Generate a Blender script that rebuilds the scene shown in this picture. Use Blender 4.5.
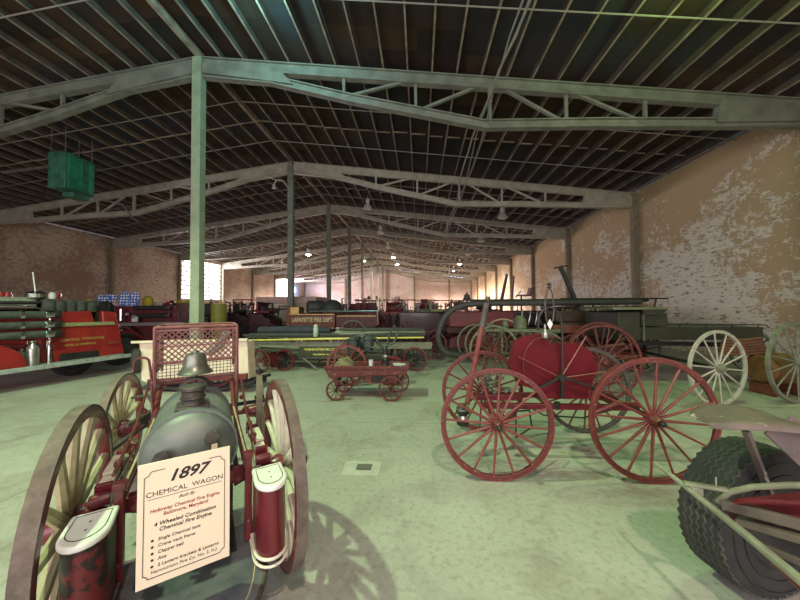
import bpy, math, random
from mathutils import Vector, Matrix
PI = math.pi
for o in list(bpy.data.objects): bpy.data.objects.remove(o)
sc = bpy.context.scene; COL = sc.collection
EYE = 1.6; F = 301.7; BAY = 5.8
# ---------------------------------------------------------------- camera
CR = ((0.99793295, -0.00669807, 0.06391375), (0.00819718, 0.99969673, -0.02322187), (-0.06373882, 0.02369778, 0.99768521))
def _w(r): return Vector((r[0], r[2], r[1]))           # rows are (right, height, depth)
cam = bpy.data.cameras.new('camera'); co = bpy.data.objects.new('camera', cam); COL.objects.link(co); sc.camera = co
R_, U_, F_ = (_w(r) for r in CR)
mw = Matrix((R_, U_, -F_)).transposed().to_4x4(); mw.translation = (0, 0, EYE); co.matrix_world = mw
cam.sensor_width = 36; cam.lens = F / 800 * 36; cam.clip_start = 0.02; cam.clip_end = 300
def ray(px, py): return R_ * ((px - 400) / F) + U_ * ((300 - py) / F) + F_
def fl(px, py, h=0.0):                                   # point of the place at height h
    d = ray(px, py); t = (h - EYE) / d.z; return Vector((d.x * t, d.y * t, h))
def at(px, py, Y):                                       # point of the place at depth Y
    d = ray(px, py); t = Y / d.y; return Vector((d.x * t, Y, EYE + d.z * t))
# ---------------------------------------------------------------- world, exposure
sc.view_settings.view_transform = 'Standard'; sc.view_settings.look = 'None'; sc.view_settings.gamma = 1; sc.view_settings.use_curve_mapping = False
sc.view_settings.exposure = EXPO = 0.45
W = bpy.data.worlds.new('world'); sc.world = W; W.use_nodes = True
bg = W.node_tree.nodes['Background']; bg.inputs[0].default_value = (0.75, 0.82, 1, 1); bg.inputs[1].default_value = 1.0
def light(name, kind, loc, energy, color, size=0.3, rot=None, sy=None, spot=None):
    l = bpy.data.lights.new(name, kind); l.energy = energy; l.color = color
    if kind == 'AREA':
        l.shape = 'RECTANGLE' if sy else 'DISK'; l.size = size
        if sy: l.size_y = sy
    else: l.shadow_soft_size = size
    if spot: l.spot_size = spot; l.spot_blend = 0.5
    o = bpy.data.objects.new(name, l); COL.objects.link(o); o.location = loc
    if rot: o.rotation_euler = rot
    return o
# soft fill added behind the camera, then daylight of the left wall windows
light('added_rear_fill', 'AREA', (-4, -5.6, 2.6), 400, (1.0, 0.82, 0.78), 20, (PI/2 - .22, 0, 0), 4.0).data.spread = 2.3
light('window_daylight', 'AREA', (-21.04, 27.875, 4.3), 700, (0.95, 0.93, 1.0), 3.7, (0, -PI/2, 0), 5.3).rotation_euler = (0, -PI/2, 0)
light('window_daylight', 'AREA', (-21.04, 45.875, 4.3), 2200, (1.0, 0.80, 0.90), 3.7, (0, -PI/2, 0), 6.5)
GREEN = (0.62, 1.0, 0.40); CYAN = (0.72, 1.0, 0.68)
WARM = (1.0, 0.79, 0.72)
for x, y, z, e in ((4.5, 33.8, 6.2, 2100), (4.5, 39.6, 6.2, 2400), (-2.95, 34.7, 7.2, 2100), (-2.95, 40.5, 7.2, 2600), (-10.4, 27.7, 6.5, 2300), (-14.5, 42, 5.8, 3000), (5.0, 47.5, 5.6, 2200)):
    light('far_lamp_and_fill', 'SPOT', (x, y, z), e, WARM, 0.2, (0, 0, 0), spot=2.9)  # last two have no fixture, added to brighten the far walls
light('lamp_light', 'SPOT', (-4.25, 1.7, 7.3), 1400, (0.69, 1.0, 0.52), 0.10, (0, 0, 0), spot=2.15)
light('lamp_light', 'SPOT', (1.0, -2.0, 6.8), 640, (1.0, 0.76, 0.62), 0.10, (0, 0, 0), spot=2.8)
light('lamp_light', 'POINT', (-3.2, 5.3, 7.6), 130, (0.35, 0.95, 1.0), 0.2)
light('lamp_light', 'SPOT', (4.5, 4.25, 6.0), 260, (0.45, 1.0, 0.30), 0.12, (0, 0, 0), spot=1.7)
light('lamp_light', 'POINT', (4.5, 4.8, 6.5), 40, (0.55, 1.0, 0.25), 0.2)
# ---------------------------------------------------------------- materials
def mat(name, c1, c2=None, rough=0.6, metal=0.0, scale=6, bump=0.0, c3=None, emit=0, mix=(0.35, 0.65), coat=0, s3=1.7, m3=(0.56, 0.62), det=6, spec=None):
    m = bpy.data.materials.new(name); m.use_nodes = True; nt = m.node_tree; N = nt.nodes; L = nt.links
    b = N['Principled BSDF']; b.inputs['Roughness'].default_value = rough; b.inputs['Metallic'].default_value = metal
    if coat: b.inputs['Coat Weight'].default_value = coat
    if spec is not None: b.inputs['Specular IOR Level'].default_value = spec
    c1 = (*c1, 1); b.inputs['Base Color'].default_value = c1
    if emit:
        b.inputs['Emission Color'].default_value = c1; b.inputs['Emission Strength'].default_value = emit
    if c2 is None: c2 = tuple(x * 0.72 for x in c1[:3])
    tc = N.new('ShaderNodeTexCoord'); nz = N.new('ShaderNodeTexNoise'); nz.inputs['Scale'].default_value = scale; nz.inputs['Detail'].default_value = det
    L.new(tc.outputs['Object'], nz.inputs['Vector'])
    rp = N.new('ShaderNodeValToRGB'); rp.color_ramp.elements[0].position = mix[0]; rp.color_ramp.elements[1].position = mix[1]
    rp.color_ramp.elements[0].color = c1; rp.color_ramp.elements[1].color = (*c2, 1)
    L.new(nz.outputs['Fac'], rp.inputs['Fac']); out = rp.outputs['Color']
    if c3:
        n3 = N.new('ShaderNodeTexNoise'); n3.inputs['Scale'].default_value = scale * s3; n3.inputs['Detail'].default_value = 8; n3.inputs['Roughness'].default_value = 0.65
        mp = N.new('ShaderNodeVectorMath'); mp.operation = 'ADD'; mp.inputs[1].default_value = (7, 3, 5); L.new(tc.outputs['Object'], mp.inputs[0]); L.new(mp.outputs[0], n3.inputs['Vector'])
        r3 = N.new('ShaderNodeMapRange'); r3.inputs['From Min'].default_value = m3[0]; r3.inputs['From Max'].default_value = m3[1]; L.new(n3.outputs['Fac'], r3.inputs['Value'])
        mx = N.new('ShaderNodeMix'); mx.data_type = 'RGBA'; L.new(r3.outputs[0], mx.inputs['Factor']); L.new(out, mx.inputs['A']); mx.inputs['B'].default_value = (*c3, 1); out = mx.outputs['Result']
    if not emit: L.new(out, b.inputs['Base Color'])
    if bump:
        bp = N.new('ShaderNodeBump'); bp.inputs['Strength'].default_value = bump; bp.inputs['Distance'].default_value = 0.01
        n2 = N.new('ShaderNodeTexNoise'); n2.inputs['Scale'].default_value = scale * 5; n2.inputs['Detail'].default_value = 5; L.new(tc.outputs['Object'], n2.inputs['Vector'])
        L.new(n2.outputs['Fac'], bp.inputs['Height']); L.new(bp.outputs[0], b.inputs['Normal'])
    return m
def node_mat(name):
    m = bpy.data.materials.new(name); m.use_nodes = True; nt = m.node_tree
    return m, nt.nodes, nt.links, nt.nodes['Principled BSDF']
def ramp(N, L, src, stops):
    r = N.new('ShaderNodeValToRGB'); e = r.color_ramp.elements
    while len(e) < len(stops): e.new(0.5)
    for i, (p, c) in enumerate(stops): e[i].position = p; e[i].color = (*c, 1) if len(c) == 3 else c
    L.new(src, r.inputs['Fac']); return r.outputs['Color']
def noise(N, L, vec, scale, det=5, rough=0.5, dist=0.0):
    n = N.new('ShaderNodeTexNoise'); n.inputs['Scale'].default_value = scale; n.inputs['Detail'].default_value = det
    n.inputs['Roughness'].default_value = rough; n.inputs['Distortion'].default_value = dist; L.new(vec, n.inputs['Vector']); return n.outputs['Fac']
def mixc(N, L, fac, a, b):
    mx = N.new('ShaderNodeMix'); mx.data_type = 'RGBA'
    for s, v in (('Factor', fac), ('A', a), ('B', b)):
        if hasattr(v, 'links'): L.new(v, mx.inputs[s])
        else: mx.inputs[s].default_value = v if s == 'Factor' else (*v, 1)
    return mx.outputs['Result']
def mth(N, L, op, a, b=None, c=None):
    m = N.new('ShaderNodeMath'); m.operation = op
    for i, v in enumerate((a, b, c)):
        if v is None: continue
        if hasattr(v, 'links'): L.new(v, m.inputs[i])
        else: m.inputs[i].default_value = v
    return m.outputs[0]
def mapping(N, L, vec, scale=(1, 1, 1), rot=(0, 0, 0), loc=(0, 0, 0)):
    m = N.new('ShaderNodeMapping'); m.inputs['Scale'].default_value = scale; m.inputs['Rotation'].default_value = rot; m.inputs['Location'].default_value = loc
    L.new(vec, m.inputs['Vector']); return m.outputs['Vector']
def comb(N, L, x, y, z=0.0):
    c = N.new('ShaderNodeCombineXYZ')
    for i, v in enumerate((x, y, z)):
        if hasattr(v, 'links'): L.new(v, c.inputs[i])
        else: c.inputs[i].default_value = v
    return c.outputs[0]
def sep(N, L, v):
    s = N.new('ShaderNodeSeparateXYZ'); L.new(v, s.inputs[0]); return s.outputs

def floor_mat():
    m, N, L, b = node_mat('worn_concrete'); tc = N.new('ShaderNodeTexCoord').outputs['Object']
    base = ramp(N, L, noise(N, L, tc, 0.6, 6, 0.6), [(0.3, (0.33, 0.335, 0.285)), (0.7, (0.45, 0.455, 0.39))])
    sp = ramp(N, L, noise(N, L, tc, 22, 8, 0.7), [(0.30, (0.55, 0.53, 0.48)), (0.48, (0.96, 0.96, 0.96)), (0.75, (1.12, 1.12, 1.1))])
    mm = N.new('ShaderNodeMix'); mm.data_type = 'RGBA'; mm.blend_type = 'MULTIPLY'; mm.inputs['Factor'].default_value = 0.75; L.new(base, mm.inputs['A']); L.new(sp, mm.inputs['B'])
    st = ramp(N, L, noise(N, L, tc, 1.7, 7, 0.65, 0.6), [(0.50, (0, 0, 0)), (0.72, (1, 1, 1))])
    c = mixc(N, L, mth(N, L, 'MULTIPLY', st, 0.55), mm.outputs['Result'], (0.17, 0.14, 0.10))
    c = mixc(N, L, ramp(N, L, noise(N, L, tc, 9, 3, 0.5), [(0.74, (0, 0, 0)), (0.76, (0.6, 0.6, 0.6))]), c, (0.6, 0.6, 0.56))
    sx = sep(N, L, tc)                                  # saw cut joints
    def joint(ax, period, off, w):
        t = mth(N, L, 'ABSOLUTE', mth(N, L, 'SUBTRACT', mth(N, L, 'FRACT', mth(N, L, 'DIVIDE', mth(N, L, 'ADD', ax, off), period)), 0.5))
        return mth(N, L, 'LESS_THAN', t, w / period)
    j = mth(N, L, 'MAXIMUM', joint(sx[1], 5.8, -2.2, 0.012), joint(sx[0], 7.6, -0.3, 0.012))
    j2 = joint(sx[1], 11.6, 1.6, 0.006)
    c = mixc(N, L, mth(N, L, 'MULTIPLY', mth(N, L, 'MAXIMUM', j, j2), 0.45), c, (0.13, 0.11, 0.09))
    L.new(c, b.inputs['Base Color']); b.inputs['Roughness'].default_value = 0.62
    bp = N.new('ShaderNodeBump'); bp.inputs['Strength'].default_value = 0.25; bp.inputs['Distance'].default_value = 0.01; L.new(noise(N, L, tc, 40, 6), bp.inputs['Height']); L.new(bp.outputs[0], b.inputs['Normal'])
    return m
def wall_mat(name, axis, paint, paint2, brick, mortar, flake, lo=0.5, hi=0.56, rows=0.075, flake_amt=0.8, hbias=0.0):
    m, N, L, b = node_mat(name); tc = N.new('ShaderNodeTexCoord').outputs['Object']; s = sep(N, L, tc)
    uv = comb(N, L, s[1] if axis == 'y' else s[0], s[2])
    bt = N.new('ShaderNodeTexBrick'); L.new(uv, bt.inputs['Vector']); bt.inputs['Scale'].default_value = 1.0
    bt.inputs['Brick Width'].default_value = 0.23; bt.inputs['Row Height'].default_value = rows; bt.inputs['Mortar Size'].default_value = 0.010
    bt.inputs['Color1'].default_value = (*brick, 1); bt.inputs['Color2'].default_value = (*[x * 0.7 for x in brick], 1); bt.inputs['Mortar'].default_value = (*mortar, 1)
    pn = mixc(N, L, noise(N, L, tc, 0.5, 5), paint, paint2)
    big = noise(N, L, mapping(N, L, tc, (0.33, 0.33, 0.5)), 1.0, 3, 0.5)
    fine = noise(N, L, mapping(N, L, tc, (5.0, 5.0, 5.2)), 1.0, 8, 0.72, 0.2)
    f = mth(N, L, 'ADD', mth(N, L, 'MULTIPLY', big, 0.55), mth(N, L, 'MULTIPLY', fine, 0.62))
    f = mth(N, L, 'ADD', f, mth(N, L, 'MULTIPLY', mth(N, L, 'SUBTRACT', s[2], 3.2), hbias))
    f = mth(N, L, 'ADD', f, mth(N, L, 'MULTIPLY', bt.outputs['Fac'], -0.035))
    k = ramp(N, L, f, [(lo, (0, 0, 0)), (hi, (1, 1, 1))])
    inner = mixc(N, L, ramp(N, L, noise(N, L, mapping(N, L, tc, (1, 1, 3)), 3.0, 6, 0.7), [(0.38, (0, 0, 0)), (0.46, (1, 1, 1))]), bt.outputs['Color'], flake)
    inner = mixc(N, L, flake_amt, bt.outputs['Color'], inner)
    L.new(mixc(N, L, k, pn, inner), b.inputs['Base Color']); b.inputs['Roughness'].default_value = 0.85
    bp = N.new('ShaderNodeBump'); bp.inputs['Strength'].default_value = 0.5; bp.inputs['Distance'].default_value = 0.01
    L.new(mth(N, L, 'SUBTRACT', mth(N, L, 'MULTIPLY', k, -0.6), mth(N, L, 'MULTIPLY', bt.outputs['Fac'], 0.4)), bp.inputs['Height']); L.new(bp.outputs[0], b.inputs['Normal'])
    return m
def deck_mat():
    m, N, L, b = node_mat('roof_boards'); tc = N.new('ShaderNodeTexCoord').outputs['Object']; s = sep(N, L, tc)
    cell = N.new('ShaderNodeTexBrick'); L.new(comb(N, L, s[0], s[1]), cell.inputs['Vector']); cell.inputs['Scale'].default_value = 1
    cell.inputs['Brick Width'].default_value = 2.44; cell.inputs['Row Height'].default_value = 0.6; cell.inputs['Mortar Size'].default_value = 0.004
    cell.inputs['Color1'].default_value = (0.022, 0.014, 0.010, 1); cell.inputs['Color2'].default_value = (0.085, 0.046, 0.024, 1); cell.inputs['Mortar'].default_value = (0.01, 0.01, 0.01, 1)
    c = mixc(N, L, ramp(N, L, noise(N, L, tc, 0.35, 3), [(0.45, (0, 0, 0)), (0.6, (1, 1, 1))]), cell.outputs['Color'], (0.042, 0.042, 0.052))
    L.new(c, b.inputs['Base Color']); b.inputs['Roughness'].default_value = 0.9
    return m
# ---------------------------------------------------------------- mesh helper
class MB:
    def __init__(s): s.v = []; s.f = []; s.m = []
    def add(s, vs, fs, mi=0):
        n = len(s.v); s.v += [Vector(v) for v in vs]; s.f += [tuple(i + n for i in f) for f in fs]; s.m += [mi] * len(fs); return s
    def box(s, c, d, rz=0, ry=0, rx=0, mi=0):
        R = Matrix.Rotation(rz, 3, 'Z') @ Matrix.Rotation(ry, 3, 'Y') @ Matrix.Rotation(rx, 3, 'X'); c = Vector(c)
        vs = [c + R @ Vector((x * d[0] / 2, y * d[1] / 2, z * d[2] / 2)) for x in (-1, 1) for y in (-1, 1) for z in (-1, 1)]
        return s.add(vs, [(0, 1, 3, 2), (4, 6, 7, 5), (0, 4, 5, 1), (2, 3, 7, 6), (0, 2, 6, 4), (1, 5, 7, 3)], mi)
    def bar(s, a, b, w, h, up=(0, 0, 1), mi=0):
        a = Vector(a); b = Vector(b); d = (b - a).normalized(); u = Vector(up)
        if abs(d.dot(u)) > 0.99: u = Vector((0, 1, 0))
        x = d.cross(u).normalized(); y = x.cross(d)
        vs = [p + x * (i * w / 2) + y * (j * h / 2) for p in (a, b) for i, j in ((-1, -1), (1, -1), (1, 1), (-1, 1))]
        return s.add(vs, [(0, 3, 2, 1), (4, 5, 6, 7), (0, 1, 5, 4), (1, 2, 6, 5), (2, 3, 7, 6), (3, 0, 4, 7)], mi)
    def tube(s, pts, r, n=10, closed=False, mi=0):
        P = [Vector(p) for p in pts]; k = len(P); rs = r if isinstance(r, (list, tuple)) else [r] * k
        u = None; vs = []
        for i in range(k):
            a = P[i - 1] if (i or closed) else P[0]; b = P[(i + 1) % k] if (i < k - 1 or closed) else P[-1]
            d = (b - a).normalized()
            if u is None:
                u = d.orthogonal().normalized()
            u = (u - d * u.dot(d)).normalized(); w = d.cross(u)
            vs += [P[i] + (u * math.cos(2 * PI * j / n) + w * math.sin(2 * PI * j / n)) * rs[i] for j in range(n)]
        fs = []
        for i in range(k if closed else k - 1):
            i2 = (i + 1) % k
            fs += [(i * n + j, i * n + (j + 1) % n, i2 * n + (j + 1) % n, i2 * n + j) for j in range(n)]
        if not closed: fs += [tuple(reversed(range(n))), tuple(range((k - 1) * n, k * n))]
        return s.add(vs, fs, mi)
    def lathe(s, prof, c=(0, 0, 0), axis=(0, 0, 1), n=24, mi=0, caps=True):
        a = Vector(axis).normalized(); u = a.orthogonal().normalized(); w = a.cross(u); c = Vector(c); k = len(prof); vs = []
        for r, t in prof: vs += [c + a * t + (u * math.cos(2 * PI * j / n) + w * math.sin(2 * PI * j / n)) * max(r, 1e-4) for j in range(n)]
        fs = [(i * n + j, i * n + (j + 1) % n, (i + 1) * n + (j + 1) % n, (i + 1) * n + j) for i in range(k - 1) for j in range(n)]
        if caps: fs += [tuple(reversed(range(n))), tuple(range((k - 1) * n, k * n))]
        return s.add(vs, fs, mi)
    def ring(s, R, rx, ry, c=(0, 0, 0), axis=(1, 0, 0), n=48, mi=0):         # rectangular hoop: radial thickness rx, width ry
        return s.lathe([(R - rx, -ry / 2), (R, -ry / 2), (R, ry / 2), (R - rx, ry / 2), (R - rx, -ry / 2)], c, axis, n, mi, caps=False)
    def prism(s, o, a, b, mp=None, mi=0):                  # outline o in 2D, extruded a..b through mp(u,v,w)
        mp = mp or (lambda u, v, w: (u, v, w)); n = len(o)
        vs = [mp(u, v, a) for u, v in o] + [mp(u, v, b) for u, v in o]
        return s.add(vs, [tuple(reversed(range(n))), tuple(range(n, 2 * n))] + [(i, (i + 1) % n, n + (i + 1) % n, n + i) for i in range(n)], mi)
    def build(s, name, mats, parent=None, loc=None, rz=0, smooth=35, bevel=0, kind=None):
        me = bpy.data.meshes.new(name); me.from_pydata([tuple(v) for v in s.v], [], s.f)
        mats = mats if isinstance(mats, (list, tuple)) else [mats]
        for m in mats: me.materials.append(m)
        if len(mats) > 1: me.polygons.foreach_set('material_index', s.m)
        me.update()
        import bmesh
        bm = bmesh.new(); bm.from_mesh(me); bmesh.ops.recalc_face_normals(bm, faces=bm.faces); bm.to_mesh(me); bm.free()
        if smooth: me.shade_smooth(); me.set_sharp_from_angle(angle=math.radians(smooth))
        o = bpy.data.objects.new(name, me); COL.objects.link(o)
        if parent: o.parent = parent
        if loc is not None: o.location = loc
        o.rotation_euler.z = rz
        if bevel:
            b = o.modifiers.new('bevel', 'BEVEL'); b.width = bevel; b.segments = 2; b.limit_method = 'ANGLE'; b.harden_normals = False
        if kind: o['kind'] = kind
        return o
def tag(o, label, cat, group=None, kind=None):
    o['label'] = label; o['category'] = cat
    if group: o['group'] = group
    if kind: o['kind'] = kind
    return o
def thing(name, label, cat, loc=(0, 0, 0), rz=0, group=None):
    o = bpy.data.objects.new(name, None); COL.objects.link(o); o.empty_display_size = 0.1; o.location = loc; o.rotation_euler.z = rz
    return tag(o, label, cat, group)
def copy_tree(o, parent=None):
    c = o.copy(); COL.objects.link(c); c.parent = parent
    for ch in list(o.children): copy_tree(ch, c)
    return c
def arc(cx, cz, r, a0, a1, n=12): return [(cx + r * math.cos(math.radians(a0 + (a1 - a0) * i / n)), cz + r * math.sin(math.radians(a0 + (a1 - a0) * i / n))) for i in range(n + 1)]
def text(body, size, m, parent, loc, rot, align='CENTER', shear=0, extrude=0.0006, name='lettering', sx=1, bold=0):
    c = bpy.data.curves.new(name, 'FONT'); c.body = body; c.size = size; c.align_x = align; c.align_y = 'CENTER'; c.shear = shear; c.extrude = extrude; c.offset = bold
    c.materials.append(m); c.resolution_u = 3; t = bpy.data.objects.new('t', c); COL.objects.link(t)
    me = bpy.data.meshes.new_from_object(t.evaluated_get(bpy.context.evaluated_depsgraph_get())); bpy.data.objects.remove(t); bpy.data.curves.remove(c)
    o = bpy.data.objects.new(name, me); COL.objects.link(o); o.parent = parent; o.location = loc; o.rotation_euler = rot; o.scale = (sx, 1, 1)
    return o
# ---------------------------------------------------------------- structure
XR, HR, XW, HW, XL = -5.83, 8.30, 9.30, 6.38, -20.96
Y0, Y1 = -6.0, 54.0
TY = [1.775 + BAY * i for i in range(0, 10)]           # roof frames
M_floor = floor_mat()
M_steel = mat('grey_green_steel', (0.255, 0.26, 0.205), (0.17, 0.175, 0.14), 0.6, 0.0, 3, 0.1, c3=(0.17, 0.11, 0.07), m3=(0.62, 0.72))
M_post = mat('green_lit_post', (0.36, 0.42, 0.29), (0.27, 0.33, 0.21), 0.5, 0.0, 4, 0.1)  # green lamp light put into the nearest column's colour
M_purlin = mat('old_timber_joist', (0.46, 0.36, 0.27), (0.24, 0.18, 0.14), 0.8, 0, 3)
b = MB(); b.box(((XL + XW) / 2, (Y0 + Y1) / 2, -0.05), (XW - XL + 0.4, Y1 - Y0 + 0.4, 0.1)); b.build('floor', M_floor, kind='structure', smooth=0)
M_wr = wall_mat('peeling_tan_paint', 'y', (0.66, 0.475, 0.28), (0.54, 0.385, 0.22), (0.44, 0.26, 0.17), (0.42, 0.38, 0.32), (0.97, 0.92, 0.78), 0.572, 0.592, hbias=-0.030)
M_wl = wall_mat('bare_brick_with_paint_scraps', 'y', (0.40, 0.27, 0.20), (0.27, 0.18, 0.13), (0.27, 0.16, 0.115), (0.32, 0.26, 0.21), (0.60, 0.51, 0.42), 0.50, 0.62)
M_wb = wall_mat('pale_peeling_back_wall', 'x', (0.62, 0.47, 0.38), (0.52, 0.38, 0.30), (0.48, 0.30, 0.22), (0.45, 0.36, 0.30), (0.85, 0.75, 0.66), 0.54, 0.60)
b = MB(); b.box((XW + 0.1, (Y0 + Y1) / 2, 3.25), (0.2, Y1 - Y0, 6.5)); b.build('wall_right', M_wr, kind='structure', smooth=0)
wins = [(TY[4], TY[5]), (TY[7], TY[8] + 1.2)]
b = MB(); ys = Y0
for a, c in wins:
    b.box((XL - 0.1, (ys + a + 0.2) / 2, 3.25), (0.2, a + 0.2 - ys, 6.5)); b.box((XL - 0.1, (a + c) / 2, 1.2), (0.2, c - a - 0.4, 2.4)); b.box((XL - 0.1, (a + c) / 2, 6.35), (0.2, c - a - 0.4, 0.3)); ys = c - 0.2
b.box((XL - 0.1, (ys + Y1) / 2, 3.25), (0.2, Y1 - ys, 6.5)); b.build('wall_left', M_wl, kind='structure', smooth=0)
b = MB(); b.prism([(XL, 0), (XW, 0), (XW, HW + .1), (XR, HR + .2), (XL, HW + .1)], Y1, Y1 + 0.2, lambda u, v, w: (u, w, v)); b.build('wall_back', M_wb, kind='structure', smooth=0)
b = MB(); b.prism([(XL, 0), (-14.5, 0), (-14.5, 5.4), (6.5, 5.4), (6.5, 0), (XW, 0), (XW, HW + .1), (XR, HR + .2), (XL, HW + .1)], Y0 - 0.2, Y0, lambda u, v, w: (u, w, v)); b.build('wall_front', M_wl, kind='structure', smooth=0)
# windows: frosted lit panes with steel glazing bars
M_pane = mat('frosted_daylit_glass', (1.0, 0.95, 0.93), emit=2.2); M_frame = mat('pale_window_steel', (0.45, 0.43, 0.40), rough=0.5)
for i, (a, c) in enumerate(wins):
    b = MB(); b.box((XL - 0.12, (a + c) / 2, 4.3), (0.02, c - a - 0.4, 3.8)); w = b.build('window_%d' % (i + 1), M_pane, kind='structure', smooth=0)
    b = MB()
    for k in range(10): b.box((XL - 0.05, (a + c) / 2, 2.45 + 3.75 * k / 9), (0.06, c - a - 0.4, 0.11))
    for k in range(4): b.box((XL - 0.05, a + 0.2 + (c - a - 0.4) * k / 3, 4.3), (0.05, 0.05, 3.8))
    b.build('window_frame', M_frame, w, smooth=0)
# ceiling deck, joists, bridging, sag rods
def rz_(x): return HR - (HR - HW) * abs(x - XR) / (XW - XR)
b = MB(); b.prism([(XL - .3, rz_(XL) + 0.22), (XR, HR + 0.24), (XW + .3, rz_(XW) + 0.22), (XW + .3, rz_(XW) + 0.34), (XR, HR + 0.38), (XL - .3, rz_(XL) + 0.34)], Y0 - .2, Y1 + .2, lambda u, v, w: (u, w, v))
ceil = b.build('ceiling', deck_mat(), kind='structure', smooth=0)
rng = random.Random(4)
M_purlin2 = mat('shaded_joist_side', (0.15, 0.115, 0.09), (0.08, 0.062, 0.05), 0.8, 0, 3)  # joist sides darker than their undersides, shade put into the colour
M_steel2 = mat('worn_window_lit_truss', (0.50, 0.46, 0.37), (0.36, 0.33, 0.26), 0.6, 0, 3, 0.1, c3=(0.25, 0.17, 0.11), m3=(0.62, 0.72))  # paler copy for the farther trusses, window light put into the paint colour
for k in range(-24, 25):
    x = XR + 0.62 * k; b = MB(); z = rz_(x)
    if k == 0: b.box((x, (Y0 + Y1) / 2, z + 0.10), (0.10, Y1 - Y0, 0.20))
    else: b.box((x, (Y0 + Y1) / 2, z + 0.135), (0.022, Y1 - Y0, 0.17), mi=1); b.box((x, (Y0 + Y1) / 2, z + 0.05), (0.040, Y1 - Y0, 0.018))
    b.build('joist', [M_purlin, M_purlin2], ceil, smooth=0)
M_rod = mat('rusty_rod', (0.42, 0.38, 0.33), rough=0.5)
for y in TY[:-1]:
    for fr in (0.30, 0.70):
        b = MB()
        for s in (-1, 1):
            xe = XW if s > 0 else XL
            b.tube([(XR, y + BAY * fr, HR + .04), (xe, y + BAY * fr, rz_(xe) + .04)], 0.016, 6)
        b.build('sag_rod', M_rod, ceil)
    b = MB()
    for k in range(-24, 24):
        x = XR + 0.62 * k; yy = y + BAY * 0.5 + rng.uniform(-.04, .04); s = 1 if k % 2 else -1
        b.bar((x + .03, yy - .12, rz_(x) + 0.02), (x + 0.5, yy + .16, rz_(x + .5) + 0.20), 0.05, 0.03)
    b.build('bridging', M_purlin, ceil, smooth=0)
# roof frames: each a welded truss of its own
def ibeam(b, pts, d, w, t=0.03):
    for (x0, z0), (x1, z1) in zip(pts, pts[1:]):
        for dz, ww, hh in ((0, 0.05, d), (d / 2 - t / 2, w, t), (-d / 2 + t / 2, w, t)):
            b.bar((x0, 0, z0 + dz), (x1, 0, z1 + dz), ww, hh)
ORD = ['first', 'nearest', 'second', 'third', 'fourth', 'fifth', 'sixth', 'seventh', 'eighth', 'ninth']
def make_truss(i, y):
    ro = bpy.data.objects.new('roof_beam', None); COL.objects.link(ro); ro.location = (0, y, 0)
    tag(ro, '%s arched steel roof truss spanning the hall%s' % (ORD[i], '' if i else ', overhead beside the camera'), 'roof truss', 'steel roof trusses', 'structure')
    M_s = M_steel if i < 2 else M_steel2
    for s in (-1, 1):
        X = lambda d: XR + s * d                        # d = distance from ridge
        T = lambda d: HR - 0.16 - (HR - HW) * d / (XW - XR)
        b = MB(); ibeam(b, [(X(.14), T(0)), (X(15.1), T(15.1))], 0.30, 0.17); b.build('top_chord', M_s, ro, smooth=0)
        pb = [(0.14, 7.85), (2.0, 7.58), (4.1, 6.98), (7.5, 6.14), (10.2, 6.06), (12.9, 5.93), (15.1, 5.86)]
        b = MB(); ibeam(b, [(X(d), z) for d, z in pb], 0.22, 0.17); b.build('bottom_chord', M_s, ro, smooth=0)
        def Bz(d):
            for (d0, z0), (d1, z1) in zip(pb, pb[1:]):
                if d <= d1: return z0 + (z1 - z0) * (d - d0) / (d1 - d0)
            return pb[-1][1]
        b = MB(); b.prism([(X(.14), T(.14)), (X(2.2), T(2.2)), (X(2.6), Bz(2.6)), (X(.14), Bz(.14))], -.084, .084, lambda u, v, w: (u, w, v)); b.prism([(X(13.0), T(13)), (X(15.1), T(15.1)), (X(15.1), Bz(15.1)), (X(12.9), Bz(12.9))], -.084, .084, lambda u, v, w: (u, w, v)); b.build('gusset_plate', M_s, ro, smooth=0)
        vd = [3.93, 5.78, 7.63, 9.48, 11.33]
        for d in vd: b = MB(); b.bar((X(d), 0, Bz(d)), (X(d), 0, T(d)), 0.07, 0.12 if d == 7.63 else 0.07, up=(0, 1, 0)); b.build('vertical_strut', M_s, ro, smooth=0)
        for d0, d1 in ((7.5, 5.78), (5.78, 3.93), (7.8, 9.48), (9.48, 11.33)):
            b = MB(); b.bar((X(d0), 0, T(d0)), (X(d1), 0, Bz(d1)), 0.06, 0.08, up=(0, 1, 0)); b.build('diagonal_strut', M_s, ro, smooth=0)
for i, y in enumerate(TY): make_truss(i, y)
def hpost(name, x, y, h, m, w, label):
    b = MB(); b.box((0, 0, h / 2), (0.05, w, h))
    for s in (-1, 1): b.box((s * w / 2, 0, h / 2), (0.035, w, h))
    for s in (-1, 1): b.box((0, s * w * .46, h / 2), (w * .9, 0.02, h))
    b.box((0, 0, 0.015), (w * 1.5, w * 1.5, 0.03))
    o = b.build(name, m, loc=(x, y, 0), smooth=0); tag(o, label, 'column', 'steel columns down the middle of the hall' if name == 'column' else 'wall columns', 'structure'); return o
for i, y in enumerate(TY):
    if i: hpost('column', XR, y, HR - 0.02, M_post if i == 1 else M_steel, 0.21, '%s centre column under the roof ridge' % ORD[i])
M_wcol = mat('brown_wall_column', (0.30, 0.25, 0.17), (0.22, 0.18, 0.12), 0.6)
for i, y in enumerate(TY):
    for s, x in (('right', XW - .14), ('left', XL + .14)):
        hpost('wall_column', x, y, HW, M_wcol, 0.19, '%s steel column against the %s wall' % (ORD[i], s))
for x in (XR, XR + 5.0, XR - 7.5, XW - 4.0):
    hpost('wall_column', x, Y1 - .14, rz_(x) - .02, M_wcol, 0.26, 'brown column against the back wall')
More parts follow.
